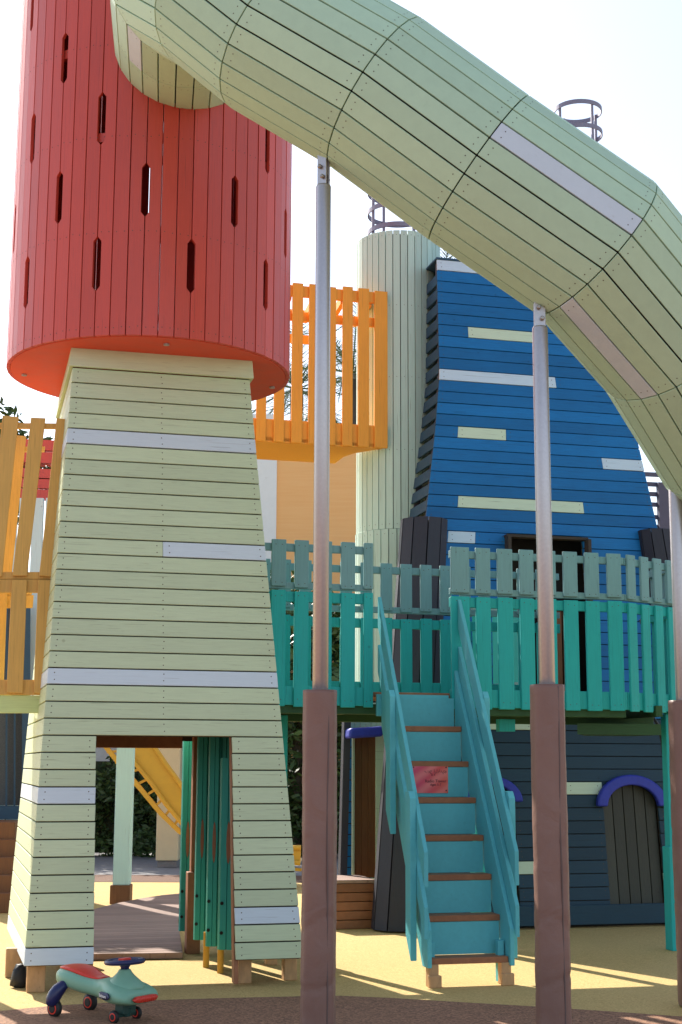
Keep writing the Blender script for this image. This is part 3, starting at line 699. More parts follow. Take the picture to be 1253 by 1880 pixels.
# openings in the wall (a0,a1,z0,z1): upper doorway, two arched doors
up0, up1 = onbt(932, 1010)[0], onbt(1071, 1010)[0]
zup = onbt(1000, 990)[2]
dr0, dr1 = onbt(1117, 1600)[0], onbt(1219, 1600)[0]; zdr = onbt(1160, 1440)[2]; zdb = onbt(1160, 1682)[2]
dm0, dm1 = onbt(868, 1600)[0], onbt(952, 1600)[0]
holes = [(up0, up1, ZD+.05, zup), (dr0, dr1, zdb, zdr), (dm0, dm1, zdb, zdr)]
def btrow(i):
    z0 = .12+(ztop-.12)*i/NB; z1 = .12+(ztop-.12)*(i+1)/NB; zm = (z0+z1)/2; l, r = aLt(zm), aRt(zm); w_ = r-l
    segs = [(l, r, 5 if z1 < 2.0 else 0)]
    for (row, s0, s1, mt) in stripes:
        if row == i:
            new = []
            for (p0, p1, m) in segs:
                c0, c1 = max(p0, s0), min(p1, s1)
                if c1-c0 > .01:
                    if c0-p0 > .02: new.append((p0, c0-.002, m))
                    new.append((c0, c1, mt))
                    if p1-c1 > .02: new.append((c1+.002, p1, m))
                else: new.append((p0, p1, m))
            segs = new
    for (h0, h1, hz0, hz1) in holes:
        if hz0 <= zm <= hz1:
            new = []
            for (p0, p1, m) in segs:
                if h1 <= p0 or h0 >= p1: new.append((p0, p1, m)); continue
                if h0-p0 > .02: new.append((p0, h0, m))
                if p1-h1 > .02: new.append((h1, p1, m))
            segs = new
    return [((p0-l)/w_, (p1-l)/w_, m) for p0, p1, m in segs]
m_slate = paint('lower_wall_slate', (.018, .05, .078), HZ, isl=.12, wear=.15, wamt=.3)  # darker, greyer blue for the tower boards below the walkway
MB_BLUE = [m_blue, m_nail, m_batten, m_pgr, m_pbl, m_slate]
zf = lambda t: .12+(ztop-.12)*t
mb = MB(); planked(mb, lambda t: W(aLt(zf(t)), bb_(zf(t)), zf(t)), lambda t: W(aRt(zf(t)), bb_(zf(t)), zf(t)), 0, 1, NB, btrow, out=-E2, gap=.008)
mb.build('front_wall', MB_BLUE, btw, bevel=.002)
mb = MB(); planked(mb, lambda t: W(aRt(zf(t)), bb_(zf(t)), zf(t)), lambda t: W(aRt(zf(t)), bb_(zf(t))+DB, zf(t)), 0, 1, NB, lambda i: [(.012, 1, 0)], out=E1)
mb.build('side_wall', MB_BLUE, btw)
mb = MB(); planked(mb, lambda t: W(aLt(zf(t)), bb_(zf(t))+DB, zf(t)), lambda t: W(aRt(zf(t)), bb_(zf(t))+DB, zf(t)), 0, 1, NB, lambda i: [(0.02, .98, 0)], out=E2)
mb.build('rear_wall', MB_BLUE, btw)
# left side: open louvre boards
mb = MB(); NL = int((ztop-2.2)/.165)
for k in range(NL):
    z0 = 2.2+.165*k; z1 = z0+.115
    p = [W(aLt(z0), bb_(z0)+.03, z0), W(aLt(z1), bb_(z1)+.03, z1), W(aLt(z1), bb_(z1)+DB-.06, z1), W(aLt(z0), bb_(z0)+DB-.06, z0)]
    mb.prism(p, E1*.025)
mb.build('louvre', m_bluep, btw, bevel=.003)
for bo in (.10, DB-.14):
    mb = MB()
    for k in range(12):
        za, zb2 = 2.2+(ztop-2.2)*k/12, 2.2+(ztop-2.2)*(k+1)/12
        mb.hexa([W(aLt(za)+.03, bb_(za)+bo, za), W(aLt(za)+.09, bb_(za)+bo, za), W(aLt(za)+.09, bb_(za)+bo+.06, za), W(aLt(za)+.03, bb_(za)+bo+.06, za)],
                [W(aLt(zb2)+.03, bb_(zb2)+bo, zb2), W(aLt(zb2)+.09, bb_(zb2)+bo, zb2), W(aLt(zb2)+.09, bb_(zb2)+bo+.06, zb2), W(aLt(zb2)+.03, bb_(zb2)+bo+.06, zb2)])
    mb.build('stud', m_lattice, btw)
mb = MB(); mb.prism([W(aLt(ztop)-.01, bb_(ztop)-.01, ztop), W(aRt(ztop)+.01, bb_(ztop)-.01, ztop), W(aRt(ztop)+.01, bb_(ztop)+DB+.01, ztop), W(aLt(ztop)-.01, bb_(ztop)+DB-.08, ztop)], (0, 0, .02)); mb.build('roof', m_bluep, btw)
# dark lining behind openings
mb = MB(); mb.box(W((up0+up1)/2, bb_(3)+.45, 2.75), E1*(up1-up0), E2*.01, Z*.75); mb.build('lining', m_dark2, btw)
fr = MB(); 
for a_ in (up0-.02, up1+.02): fr.box(W(a_, bb_(2.7)+.03, (ZD+zup)/2), E1*.018, E2*.05, Z*((zup-ZD)/2))
fr.box(W((up0+up1)/2, bb_(3.2)+.03, zup+.01), E1*((up1-up0)/2+.03), E2*.05, Z*.014)
fr.build('door_frame', m_batten, btw, bevel=.003)
mb = MB()
for k in range(5):
    x0 = up0+(up1-up0)*(.52+.1*k); mb.box(W(x0, bb_(2.7)+.25, 2.55), E1*.032, E2*.012, Z*.5)
mb.build('door', m_brownv, btw)
# arched doors with padded blue arches
def arch_door(d0, d1, closed, pxl):
    c = (d0+d1)/2; hw = (d1-d0)/2; zs = zdr-hw*.72; lean = .75/ZBT
    F_ = lambda a, z, off: W(a, bb_(z)+off, z)
    if closed:
        mb = MB(); n = 5
        for k in range(n):
            x0, x1 = c-hw*.99+2*hw*.99*k/n+.004, c-hw*.99+2*hw*.99*(k+1)/n-.004
            pts = [F_(x0, zdb, .05), F_(x1, zdb, .05)]
            for e in range(5):
                x = x1+(x0-x1)*e/4; u = (x-c)/hw; pts.append(F_(x, zs+hw*.72*math.sqrt(max(0, 1-u*u)), .05))
            mb.prism(pts, E2*.02)
        mb.build('door', m_ddoor, btw, bevel=.002)
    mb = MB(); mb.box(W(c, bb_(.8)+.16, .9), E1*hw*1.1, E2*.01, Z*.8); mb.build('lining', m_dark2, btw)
    # wall corners filling the square opening above the arch
    for sgn in (-1, 1):
        mb = MB(); pts = [F_(c+sgn*hw, zdr+.04, .012), F_(c+sgn*hw, zs, .012)]
        for e in range(7):
            th = e/6*math.pi/2; pts.append(F_(c+sgn*hw*math.cos(th), zs+hw*.72*math.sin(th), .012))
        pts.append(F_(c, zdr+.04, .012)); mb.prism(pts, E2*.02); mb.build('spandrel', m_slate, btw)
    mb = MB(); n = 18; prev = None
    for e in range(n+1):
        th = math.pi*(e/n); ri, ro = hw*.92, hw*1.30
        cs, sn = math.cos(th), math.sin(th)
        cur = [F_(c+ri*cs, zs+ri*.76*sn, -.07), F_(c+ro*cs, zs+ro*.80*sn, -.07), F_(c+ro*cs, zs+ro*.80*sn, -.004), F_(c+ri*cs, zs+ri*.76*sn, -.004)]
        if prev:
            i = len(mb.v); mb.v += prev+cur
            for q in ([0, 1, 5, 4], [1, 2, 6, 5], [2, 3, 7, 6], [3, 0, 4, 7]): mb.f.append([i+x for x in q]); mb.m.append(0)
            if e == 1: mb.f.append([i+3, i+2, i+1, i]); mb.m.append(0)
            if e == n: mb.f.append([i+4, i+5, i+6, i+7]); mb.m.append(0)
        prev = cur
    o = mb.build('arch_pad', m_cush, btw)
    bm = bmesh.new(); bm.from_mesh(o.data); bmesh.ops.remove_doubles(bm, verts=bm.verts, dist=1e-4); bmesh.ops.recalc_face_normals(bm, faces=bm.faces); bm.to_mesh(o.data); bm.free()
    b = o.modifiers.new('bevel', 'BEVEL'); b.width = .018; b.segments = 3; b.limit_method = 'ANGLE'; b.angle_limit = R(50)
arch_door(dr0, dr1, True, 0); arch_door(dm0, dm1, False, 0)
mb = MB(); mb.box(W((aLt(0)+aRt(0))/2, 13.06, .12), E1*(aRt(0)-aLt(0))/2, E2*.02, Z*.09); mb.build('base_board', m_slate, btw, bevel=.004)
mb = MB(); mb.box(W((aLt(0)+aRt(0))/2, 13.2, .05), E1*(aRt(0)-aLt(0))/2, E2*.02, Z*.05); mb.build('plinth', m_dark2, btw)
# splayed charcoal buttress legs
def buttress(c0, c1, r0, r1, label_):
    mb = MB(); n = 10
    for k in range(n):
        t0, t1 = 2*math.pi*(k+.04)/n+.2, 2*math.pi*(k+.96)/n+.2
        P = lambda c, r, t: c+E1*(r*math.cos(t))+E2*(r*math.sin(t))
        mb.hexa([P(c0, r0-.03, t0), P(c0, r0-.03, t1), P(c0, r0, t1), P(c0, r0, t0)], [P(c1, r1-.03, t0), P(c1, r1-.03, t1), P(c1, r1, t1), P(c1, r1, t0)], 0)
    mb.lathe(c1-Z*.03, [(r1-.02, -.02), (r1-.02, .0)], 10, 1)
    mb.lathe(c0, [(r0-.035, 0), (r0-.035, .02)], 10, 1)
    # core so that no light leaks between boards
    mb.tube([c0+Z*.02, c1-Z*.04], [r0-.035, r1-.035], 10, 1)
    return mb.build('buttress', [m_char, m_black], btw, bevel=.002)
c0 = atz(737, 1712); c0 = Vector((c0.x, c0.y+.18, 0.015)); a_, b_, _ = AB(c0)
ctop = on(779, 955, E2, b_+.25)
buttress(c0, ctop, .275, .235, '')
ctop2 = on(1204, 975, E2, b_+.25); a2 = AB(ctop2)[0]
buttress(W(a2+.42, b_+.0, .015), ctop2, .275, .19, '')
# bent black cable under the deck
mb = MB(); c0 = atb(1198, 1312, 12.0); pts = [atb(x, y, 12.0) for x, y in ((1196, 1312), (1208, 1330), (1216, 1360), (1221, 1410), (1224, 1470))]; mb.tube(pts, .014, 8)
tag(mb.build('cable', m_rubber, smooth=True), 'black cable hanging from the walkway beside the teal post', 'cable')

# ================================================================== ROOF CAGES
def cage(c, r, z0, rings, label, zup):
    t = thing('ring_cage', label, 'mast', (c.x, c.y, z0), 'ring cages on the tower tops')
    for z in rings:
        mb = MB(); n = 36; h = .026
        for j in range(n):
            a0, a1 = 2*math.pi*j/n, 2*math.pi*(j+1)/n
            P = lambda a, rr, zz: Vector((c.x+rr*math.cos(a), c.y+rr*math.sin(a), zz))
            mb.hexa([P(a0, r-.012, z-h), P(a1, r-.012, z-h), P(a1, r, z-h), P(a0, r, z-h)], [P(a0, r-.012, z+h), P(a1, r-.012, z+h), P(a1, r, z+h), P(a0, r, z+h)])
        mb.build('ring', m_cage, t)
    for k in range(4):
        a = k*math.pi/2+.5; mb = MB(); mb.bar((c.x+(r-.02)*math.cos(a), c.y+(r-.02)*math.sin(a), z0), (c.x+(r-.02)*math.cos(a), c.y+(r-.02)*math.sin(a), zup), .03, .02); mb.build('upright', m_cage, t)
# pale cylinder
YC = 15.25
pc = atY(732, 450, YC); pl = atY(665, 450, YC); PR = pc.x-pl.x; PC = Vector((pc.x, YC, 0)); PZ = pc.z
pcy = thing('pale_cylinder', 'slim pale green planked cylinder between orange bridge and blue tower', 'tower', PC)
def pale_cyl(r, z0, z1, n, par):
    mb = MB()
    for k in range(n):
        a0, a1 = 2*math.pi*k/n, 2*math.pi*(k+1)/n; g = .004/r; nr = Vector((math.cos((a0+a1)/2), math.sin((a0+a1)/2), 0)); j = nr*random.uniform(-.002, .002)
        q = [[Vector((PC.x+rr*math.cos(a), PC.y+rr*math.sin(a), z))+j for (a, z) in ((a0+g, z0), (a1-g, z0), (a1-g, z1), (a0+g, z1))] for rr in (r-.025, r)]
        mb.hexa(q[0], q[1], 0)
        for z in [z0+.05+i*(z1-z0-.1)/4 for i in range(5)]: mb.nail(Vector((PC.x+r*math.cos((a0+a1)/2), PC.y+r*math.sin((a0+a1)/2), z))*1, nr, .005, 1)
    mb.tube([(PC.x, PC.y, z0+.01), (PC.x, PC.y, z1-.03)], r-.032, 30, 2)
    mb.build('plank_wall', [m_pale_v, m_nail, m_dark2], par, bevel=.002)
zmid = atY(690, 972, YC-PR).z
PR2 = PR*1.16
pale_cyl(PR*1.14, zmid+.003, PZ, 36, pcy); pale_cyl(PR*1.16, .05, zmid, 34, pcy)
cage(PC, PR*.85, PZ, [PZ+.12, PZ+.36, PZ+.62, PZ+.9], 'purple grey ring cage on the pale cylinder top', PZ+.92)
cc = atY(1061, 205, 16.3); rr_ = atY(1105, 205, 16.3).x-cc.x
cage(cc, rr_, .02, [cc.z, cc.z-.30, cc.z-.62, cc.z-.95, cc.z-1.3], 'purple grey ring cage rising beyond the tube slide against the sky', cc.z+.02)

# ================================================================== ORANGE BRIDGE
BO = 14.2
br = thing('orange_bridge', 'orange slatted bridge between red cylinder and pale cylinder', 'bridge', atb(580, 840, BO))
def oz(px, py, b=BO): return AB(atb(px, py, b))
for b in (BO, BO+.80):
    zt_, zb_ = oz(600, 526)[2], oz(600, 818)[2]
    a0, a1 = oz(455, 700)[0], oz(710, 700)[0]
    if b > BO: a1 -= .45
    mb = MB()
    for zc_, yo_, th_, hh_ in ((zt_-.075, .02, .02, .06), (zb_+.13, .02, .02, .115), (zt_-.34, .05, .014, .05)):
        mb = MB(); mb.box(W((a0+a1)/2, b+yo_, zc_), E1*(a1-a0)/2, E2*th_, Z*hh_); mb.build('rail', m_orange, br, bevel=.003)
    for (x0, x1) in ((440, 458), (471, 489), (503, 522), (535, 555), (566, 585), (597, 616), (628, 647), (657, 677), (687, 711)):
        s0, s1 = oz(x0, 700)[0], oz(x1, 700)[0]
        if b > BO: continue
        mb = MB(); dz = random.uniform(-.01, .012)
        mb.prism([W(s0, b-.001, zb_+.005), W(s1, b-.001, zb_+.005), W(s1, b-.001, zt_+dz), W(s0, b-.001, zt_+dz)], -E2*.026 if b == BO else E2*.026)
        mb.build('slat', m_orange, br, bevel=.004)
a0, a1 = oz(455, 700)[0], oz(704, 700)[0]
mb = MB(); mb.prism([W(a0, BO+.0, zb_), W(a1-.01, BO+.0, zb_), W(a1-.1, BO+.10, zb_), W(a1-.24, BO+.3, zb_), W(a1-.3, BO+.5, zb_), W(a1-.31, BO+.86, zb_), W(a0, BO+.86, zb_)], (0, 0, .05))
mb.build('floor', m_orange, br)
mb = MB()
for k in range(5):
    x = a0+(a1-a0)*(.1+.2*k); mb.bar(W(x, BO+.03, zt_-.12), W(x+.05, BO+.80, zt_-.12), .05, .09)
mb.build('cross_beam', m_orange, br)
dx0, dx1 = oz(677, 700, BO+.3)[0], oz(692, 700, BO+.3)[0]
mb = MB(); mb.box(W((dx0+dx1)/2+.03, BO+.35, zb_+.85), E1*.05, E2*.02, Z*.75); mb.build('doorway', m_dark2, br)

# ================================================================== LEFT OCHRE PLATFORM
BLF = 11.0
lp = thing('ochre_platform', 'ochre slatted railing platform joined to the left side of the pale tower', 'railing', atb(40, 1300, BLF))
def quad(mb, px4, b, th, m=0): mb.prism([atb(x, y, b) for x, y in px4], E2*th, m)
up_s = [[(-28, 1060), (4, 1059), (35, 767), (5, 764)], [(23, 1058), (50, 1058), (84, 769), (57, 768)], [(72, 1058), (104, 1060), (123, 771), (104, 769)], [(-80, 1060), (-52, 1060), (-18, 764), (-45, 764)], [(-130, 1060), (-100, 1060), (-66, 764), (-95, 764)]]
lo_s = [[(12, 1272), (42, 1273), (50, 1065), (22, 1065)], [(62, 1273), (85, 1274), (103, 1066), (70, 1065)], [(-40, 1272), (-10, 1272), (-2, 1065), (-30, 1065)], [(-92, 1272), (-62, 1272), (-52, 1065), (-82, 1065)]]
for b, dx in ((BLF, 0), (BLF+.65, -13)):
    for sl in up_s+lo_s:
        mb = MB(); pts = [atb(x, y, BLF) for x, y in sl]
        if b > BLF: pts = [p+E2*.65+E1*.08 for p in pts]
        if b > BLF and pts[1].dot(E1) > .42: continue
        mb.prism([p-E2*.03 for p in pts], E2*.028); mb.build('slat', m_ochre, lp, bevel=.004)
    for q in ([(-140, 785), (120, 787), (121, 777), (-140, 775)], [(-140, 1063), (96, 1063), (98, 1050), (-140, 1050)], [(-140, 1088), (98, 1088), (100, 1063.6), (-140, 1063.6)], [(-140, 1275), (84, 1276), (86, 1248), (-140, 1248)]):
        mb = MB(); pts = [atb(x, y, BLF) for x, y in q]
        if b > BLF: pts = [p+E2*.65-Z*.05 for p in pts]; pts[1] -= E1*.12; pts[2] -= E1*.12
        mb.prism(pts, E2*.035); mb.build('rail', m_ochre, lp, bevel=.003)
mb = MB(); quad(mb, [(-140, 1309), (80, 1309), (82, 1277), (-140, 1276)], BLF+.01, .06); mb.build('edge_beam', m_lime, lp, bevel=.003)
zfl = atb(20, 1280, BLF).z; aa = atb(84, 1280, BLF).dot(E1); a00 = atb(-140, 1280, BLF).dot(E1)
mb = MB(); mb.box(W((aa+a00)/2-.05, BLF+.36, zfl+.0), E1*((aa-a00)/2-.06), E2*.29, Z*.02); mb.build('floor', m_lime, lp)
mb = MB()
mb.box(W(a00+.1, BLF+.4, zfl/2), E1*.06, E2*.06, Z*zfl/2-Z*.03); mb.build('post', m_ochre, lp, bevel=.004)

# ================================================================== THROUGH THE DOORWAY
# bundle of hanging green panels
def hang(px0, px1, pyb, zt, Yb, label, peg=None):
    c = atY((px0+px1)/2, pyb, Yb); hwid = (atY(px1, pyb, Yb).x-atY(px0, pyb, Yb).x)/2
    t = thing('hanging_panel', label, 'panel', (c.x, c.y, 0), 'green panels hanging inside the tower')
    mb = MB(); prof = [(-1, .0), (-.72, -.034), (.02, -.036), (.05, -.018), (.09, -.036), (.68, -.038), (.82, -.012), (.95, -.012), (1, 0), (1, .05), (-1, .05)]
    mb.prism([c+Vector((hwid*x, y, 0)) for x, y in prof], (0, 0, zt-c.z)); mb.build('board', m_dgreen, t, bevel=.003)
    zc = c.z+.75; mb = MB(); pts = []
    for e in range(12):
        th = 2*math.pi*e/12; pts.append(Vector((c.x+hwid*.15+hwid*.26*math.sin(th), c.y-.0425, zc+.14*math.cos(th)*(1 if math.cos(th) < 0 else 1.2))))
    mb.prism(pts, (0, .005, 0)); mb.build('inlay', m_brown, t)
    for zz in (c.z+.12, c.z+.33):
        mb = MB(); mb.lathe((c.x-hwid*.5, c.y-.041, zz), [(.013, 0), (.013, .003)], 10, axis=(0, 1, 0)); mb.build('hole', m_black, t)
    if peg:
        g = atz(*peg); mb = MB(); mb.lathe((g.x, c.y+.02, 0), [(.024, 0), (.024, c.z+.1)], 14); mb.build('peg', m_yel, t)
hang(355, 379, 1725, 2.45, 11.55, 'dark green hanging panel next to the brown door post')
hang(377, 401, 1737, 2.40, 11.25, 'dark green hanging panel second from the right door jamb', (388, 1762))
hang(399, 431, 1743, 1.55, 10.95, 'short dark green hanging panel at the right door jamb', (411, 1776))
hang(395, 425, 1735, 2.45, 11.3, 'tall dark green panel behind the short one at the jamb')
hang(328, 353, 1709, 2.2, 12.75, 'sunlit green panel outside the rear doorway of the pale tower')
# mint post with wooden foot
c = atz(224, 1660); Yp = c.y+.1; x0, x1 = atY(213, 1500, Yp).x, atY(243, 1500, Yp).x
t = thing('mint_post', 'pale mint square post on a brown timber foot behind the doorway', 'post', ((x0+x1)/2, Yp, 0))
mb = MB(); mb.box(((x0+x1)/2, Yp, 1.7), (((x1-x0)/2), 0, 0), (0, .09, 0), (0, 0, 1.5)); mb.build('shaft', m_mint, t, bevel=.006)
mb = MB(); mb.box(((x0+x1)/2-.005, Yp, .1), ((x1-x0)/2*1.2, 0, 0), (0, .11, 0), (0, 0, .1)); mb.build('foot', m_brownv, t, bevel=.006)
# yellow slide
YS = 18.2
ys = thing('yellow_slide', 'yellow open chute slide sloping down behind the mint post', 'slide', atY(400, 1600, YS))
low = [(100, 1285), (150, 1330), (190, 1373), (222, 1412), (258, 1455), (292, 1496), (327, 1530), (380, 1568), (440, 1590), (552, 1600)]
upp = [(200, 1265), (250, 1322), (285, 1373), (306, 1404), (330, 1437), (352, 1468), (375, 1500), (415, 1535), (470, 1556), (553, 1556)]
inn = [(118, 1280), (185, 1330), (228, 1373), (252, 1405), (280, 1440), (305, 1476), (335, 1512), (385, 1550), (442, 1574), (552, 1585)]
def band(mb, A_, B_, Y, th):
    for i in range(len(A_)-1):
        mb.prism([atY(*A_[i], Y), atY(*A_[i+1], Y), atY(*B_[i+1], Y), atY(*B_[i], Y)], (0, th, 0))
mb = MB(); band(mb, inn, upp, YS, .05); mb.build('side_panel', m_yel, ys)
mb = MB(); band(mb, inn, upp, YS+.8, .05); mb.build('side_panel', m_yel, ys)
mb = MB(); band(mb, low, [(x+7, y-5) for x, y in low], YS+.02, .06); mb.tube([atY(x, y, YS-.02) for x, y in inn], .03, 8); mb.tube([atY(x, y, YS-.02) for x, y in upp], .03, 8)
for i in range(2, 7):
    for f in (.2, .7): mb.bar(atY(lerp(Vector(low[i]), Vector(low[i+1]), f).x, lerp(Vector(low[i]), Vector(low[i+1]), f).y, YS+.05), atY(lerp(Vector(inn[i]), Vector(inn[i+1]), f).x+6, lerp(Vector(inn[i]), Vector(inn[i+1]), f).y-2, YS+.05), .04, .03)
mb.build('frame', m_yel, ys)
mb = MB()
for i in range(len(inn)-1):
    a, b = atY(*inn[i], YS+.05), atY(*inn[i+1], YS+.05); mb.prism([a, b, b+Vector((0, .75, 0)), a+Vector((0, .75, 0))], (0, 0, .02))
mb.build('chute', m_beige, ys)
# beige column
c = atz(307, 1593); x0, x1 = atY(288, 1500, c.y).x, atY(329, 1500, c.y).x
t = thing('beige_column', 'square beige rendered column standing behind the yellow slide', 'column', (c.x, c.y+.2, 0))
mb = MB(); mb.box(((x0+x1)/2, c.y+.2, 2.6), ((x1-x0)/2, 0, 0), (0, .2, 0), (0, 0, 2.5)); mb.build('shaft', m_beige, t, bevel=.01)
mb = MB(); mb.box(((x0+x1)/2, c.y+.2, .05), ((x1-x0)/2*.85, 0, 0), (0, .16, 0), (0, 0, .05)); mb.build('base', m_pave, t)

# ================================================================== LEFT OF THE STAIRS: ENTRY OF THE PALE CYLINDER
BN = 14.2
en = thing('cylinder_entry', 'brown plank door under a blue foam canopy, left of the stairs', 'door', atb(668, 1610, BN))
zb_e = .40
def en_quad(x0, x1, y0, y1, b, th, m, name):
    mb = MB(); a0, a1 = AB(atb(x0, 1480, b))[0], AB(atb(x1, 1480, b))[0]; z0, z1 = atb(670, y1, b).z, atb(670, y0, b).z
    mb.prism([W(a0, b, z0), W(a1, b, z0), W(a1, b, z1), W(a0, b, z1)], E2*th); return mb.build(name, m, en, bevel=.003)
for (x0, x1) in ((652, 664), (664.3, 676), (676.3, 690)): en_quad(x0, x1, 1353, 1610, BN, .02, m_brownv, 'door_board')
en_quad(647.5, 651.7, 1353, 1610, BN-.02, .04, m_pgr, 'door_trim'); en_quad(690.5, 706, 1335, 1610, BN-.02, .04, m_pgr, 'door_trim')
k = 0
for yy in range(1352, 1612, 20): en_quad(632, 647, yy+1, yy+19.2, BN+.02, .02, m_blue, 'wall_board')
for x in range(632, 715, 10): en_quad(x, x+9.4, 1290, 1343, BN+.0, .02, m_pale_v, 'wall_board')
en_quad(632, 712, 1285, 1612, BN+.06, .02, m_dark2, 'backing')
mb = MB(); p = [atb(627, 1357, BN-.02), atb(690, 1353, BN-.02), atb(690, 1334, BN-.02), atb(629, 1338, BN-.02)]; mb.prism(p, -E2*.3); o = mb.build('canopy', m_cush, en, bevel=.03, seg=4)
# dark slanted post beside it
mb = MB(); mb.bar(atb(629, 1612, BN-.1), atb(637, 1300, BN-.1), .07, .1); tag(mb.build('leaning_post', m_char, bevel=.004), 'slim charcoal leaning post beside the brown plank door', 'post')
# timber step
st_ = thing('timber_step', 'brown timber box step with grey top below the plank door', 'step', atz(650, 1706))
g = atz(650, 1706); b0 = AB(g)[1]; a0, a1 = AB(atb(600, 1650, b0))[0], AB(atb(690, 1650, b0))[0]; zt_s = atb(650, 1622, b0).z
mb = MB()
for k in range(5): 
    z0 = zt_s*k/5; mb.box(W((a0+a1)/2, b0+.3, z0+zt_s/10), E1*(a1-a0)/2, E2*.3, Z*(zt_s/10-.003))
mb.build('side_board', m_brown, st_, bevel=.004)
mb = MB()
for k in range(4): mb.box(W((a0+a1)/2, b0+.08+.155*k, zt_s+.016), E1*((a1-a0)/2+.01), E2*.074, Z*.015)
mb.build('top_board', m_deck, st_, bevel=.003)

# ================================================================== RIGHT BACKGROUND: lattice frame and side railing
la = thing('lattice_frame', 'purple grey timber lattice frame behind the blue tower', 'frame', atb(1215, 1000, 16.2))
mb = MB()
for x in (1180, 1217, 1253, 1290): mb.bar(W(*[AB(atb(x, 900, 16.2))[0], 16.2, 1.5]), W(AB(atb(x, 900, 16.2))[0], 16.2, 5.0), .14 if x == 1217 else .07, .07, E1)
mb.build('upright', m_lattice, la)
mb = MB()
for y in (870, 888, 906, 925, 948, 966, 990): mb.bar(atb(1170, y, 16.25), atb(1300, y+6, 16.25), .05, .05)
mb.build('crossbar', m_lattice, la)
sr = thing('side_railing', 'grey teal railing leading off the right end of the walkway', 'railing', W(5.2, 12.3, 0))
p, q = W(4.85, 12.1, 0), W(4.55, 13.2, 0)
for zr in (2.95, 2.2):
    mb = MB(); mb.bar(p+Z*zr, q+Z*zr, .04, .09); mb.build('rail', m_gteal, sr, bevel=.003)
for k in range(7):
    c = lerp(p, q, (k+.3)/7); mb = MB(); mb.box(c+Z*2.5, (q-p).normalized()*.045, E1*.012, Z*.42); mb.build('slat', m_teal if k % 2 else m_gteal, sr, bevel=.003)
mb = MB(); mb.tube([atb(1178, 1143, 12.6), atb(1190, 1137, 12.6), atb(1235, 1134, 12.6)], .035, 12); mb.build('handrail_tube', m_steel, sr, smooth=True)

# ================================================================== FAR BACKGROUND
YT = 27.0
bld = thing('tan_building', 'tan wood clad building with white corner pillar beyond the bridge', 'building', atY(580, 1400, YT))
def yq(x0, x1, y0, y1, Y, d, m, name, par):
    p, q = atY(x0, y1, Y), atY(x1, y0, Y); p.x, q.x = atY(x0, 1000, Y).x, atY(x1, 1000, Y).x; mb = MB(); mb.box(((p.x+q.x)/2, Y+d/2, (max(p.z, 0)+q.z)/2), ((q.x-p.x)/2, 0, 0), (0, d/2, 0), (0, 0, (q.z-max(p.z, 0))/2)); return mb.build(name, m, par, bevel=.01)
yq(506, 900, 800, 1480, YT, 4, m_tan, 'wall', bld); yq(430, 507, 760, 1480, YT-.06, 3.5, m_white, 'pillar', bld)
yq(430, 910, 792, 799, YT-.1, 4.4, m_white, 'cornice', bld)
gb = thing('grey_building', 'grey building glimpsed behind dark foliage beside the pale tower', 'building', atY(520, 1440, 34))
yq(100, 760, 1180, 1470, 34, 5, paint('grey_render', (.30, .32, .33), (3, 3, 3)), 'wall', gb)
for x in (330, 430, 515, 600): yq(x, x+34, 1300, 1345, 33.96, .02, simple('window_glass%d' % x, (.06, .08, .09), .08), 'window', gb)
# pale panel fence and red pergola seen through the ochre slats
mb = MB()
for k in range(11):
    p, q = atY(-110+k*24, 1000, 17.0), atY(-110+k*24+23.4, 915, 17.0); mb.box(((p.x+q.x)/2, 17.0, q.z/2), ((q.x-p.x)/2, 0, 0), (0, .03, 0), (0, 0, q.z/2))
tag(mb.build('panel_fence', m_palewall, bevel=.004), 'tall pale blue white panel fence seen between the ochre slats', 'fence')
pg = thing('red_pergola', 'red slatted pergola seen between the ochre slats', 'pergola', atY(40, 1100, 17.7))
for y in (815, 838, 868, 885, 906):
    p, q = atY(-60, y-3, 17.7), atY(100, y+4, 17.7); mb = MB(); mb.bar(p, q, .08, .13); mb.build('beam', m_red, pg)
for k in range(9):
    p = atY(-50+k*16, 822, 17.7); mb = MB(); mb.bar(p+Vector((0, 0, 0)), p+Vector((.1, 1.2, .05)), .06, .1); mb.build('rafter', m_red, pg)
for x in (-55, 92): 
    p = atY(x, 900, 17.7); mb = MB(); mb.bar((p.x, p.y+.1, 0), (p.x, p.y+.1, p.z), .12, .12); mb.build('post', m_red, pg)
# net screen under the ochre platform
YN = 16.65
ns = thing('net_screen', 'dark net screen on a blue frame under the ochre platform', 'screen', atY(10, 1600, YN))
def netmat():
    m, t, p = newmat('dark_net_weave'); L = t.links.new
    tc = N(t, 'ShaderNodeTexCoord'); b = N(t, 'ShaderNodeTexBrick'); b.inputs['Scale'].default_value = 30; b.offset = .5
    mp = N(t, 'ShaderNodeMapping'); mp.inputs['Rotation'].default_value = (R(90), 0, 0); L(tc.outputs['Object'], mp.inputs[0]); L(mp.outputs[0], b.inputs[0])
    b.inputs['Color1'].default_value = (.10, .12, .13, 1); b.inputs['Color2'].default_value = (.13, .15, .16, 1); b.inputs['Mortar'].default_value = (.015, .015, .018, 1); b.inputs['Mortar Size'].default_value = .03
    L(b.outputs[0], p.inputs['Base Color']); p.inputs['Roughness'].default_value = .9; return m
mb = MB(); p, q = atY(-120, 1478, YN), atY(52, 1100, YN); mb.box(((p.x+q.x)/2, YN+.1, (p.z+q.z)/2), ((q.x-p.x)/2, 0, 0), (0, .02, 0), (0, 0, (q.z-p.z)/2)); mb.build('net', netmat(), ns)
mb = MB()
for x in (12, 27, 48): mb.bar(atY(x, 1480, YN), atY(x+1, 1100, YN), .09 if x == 48 else .02, .05)
mb.build('frame_post', m_bluep, ns)
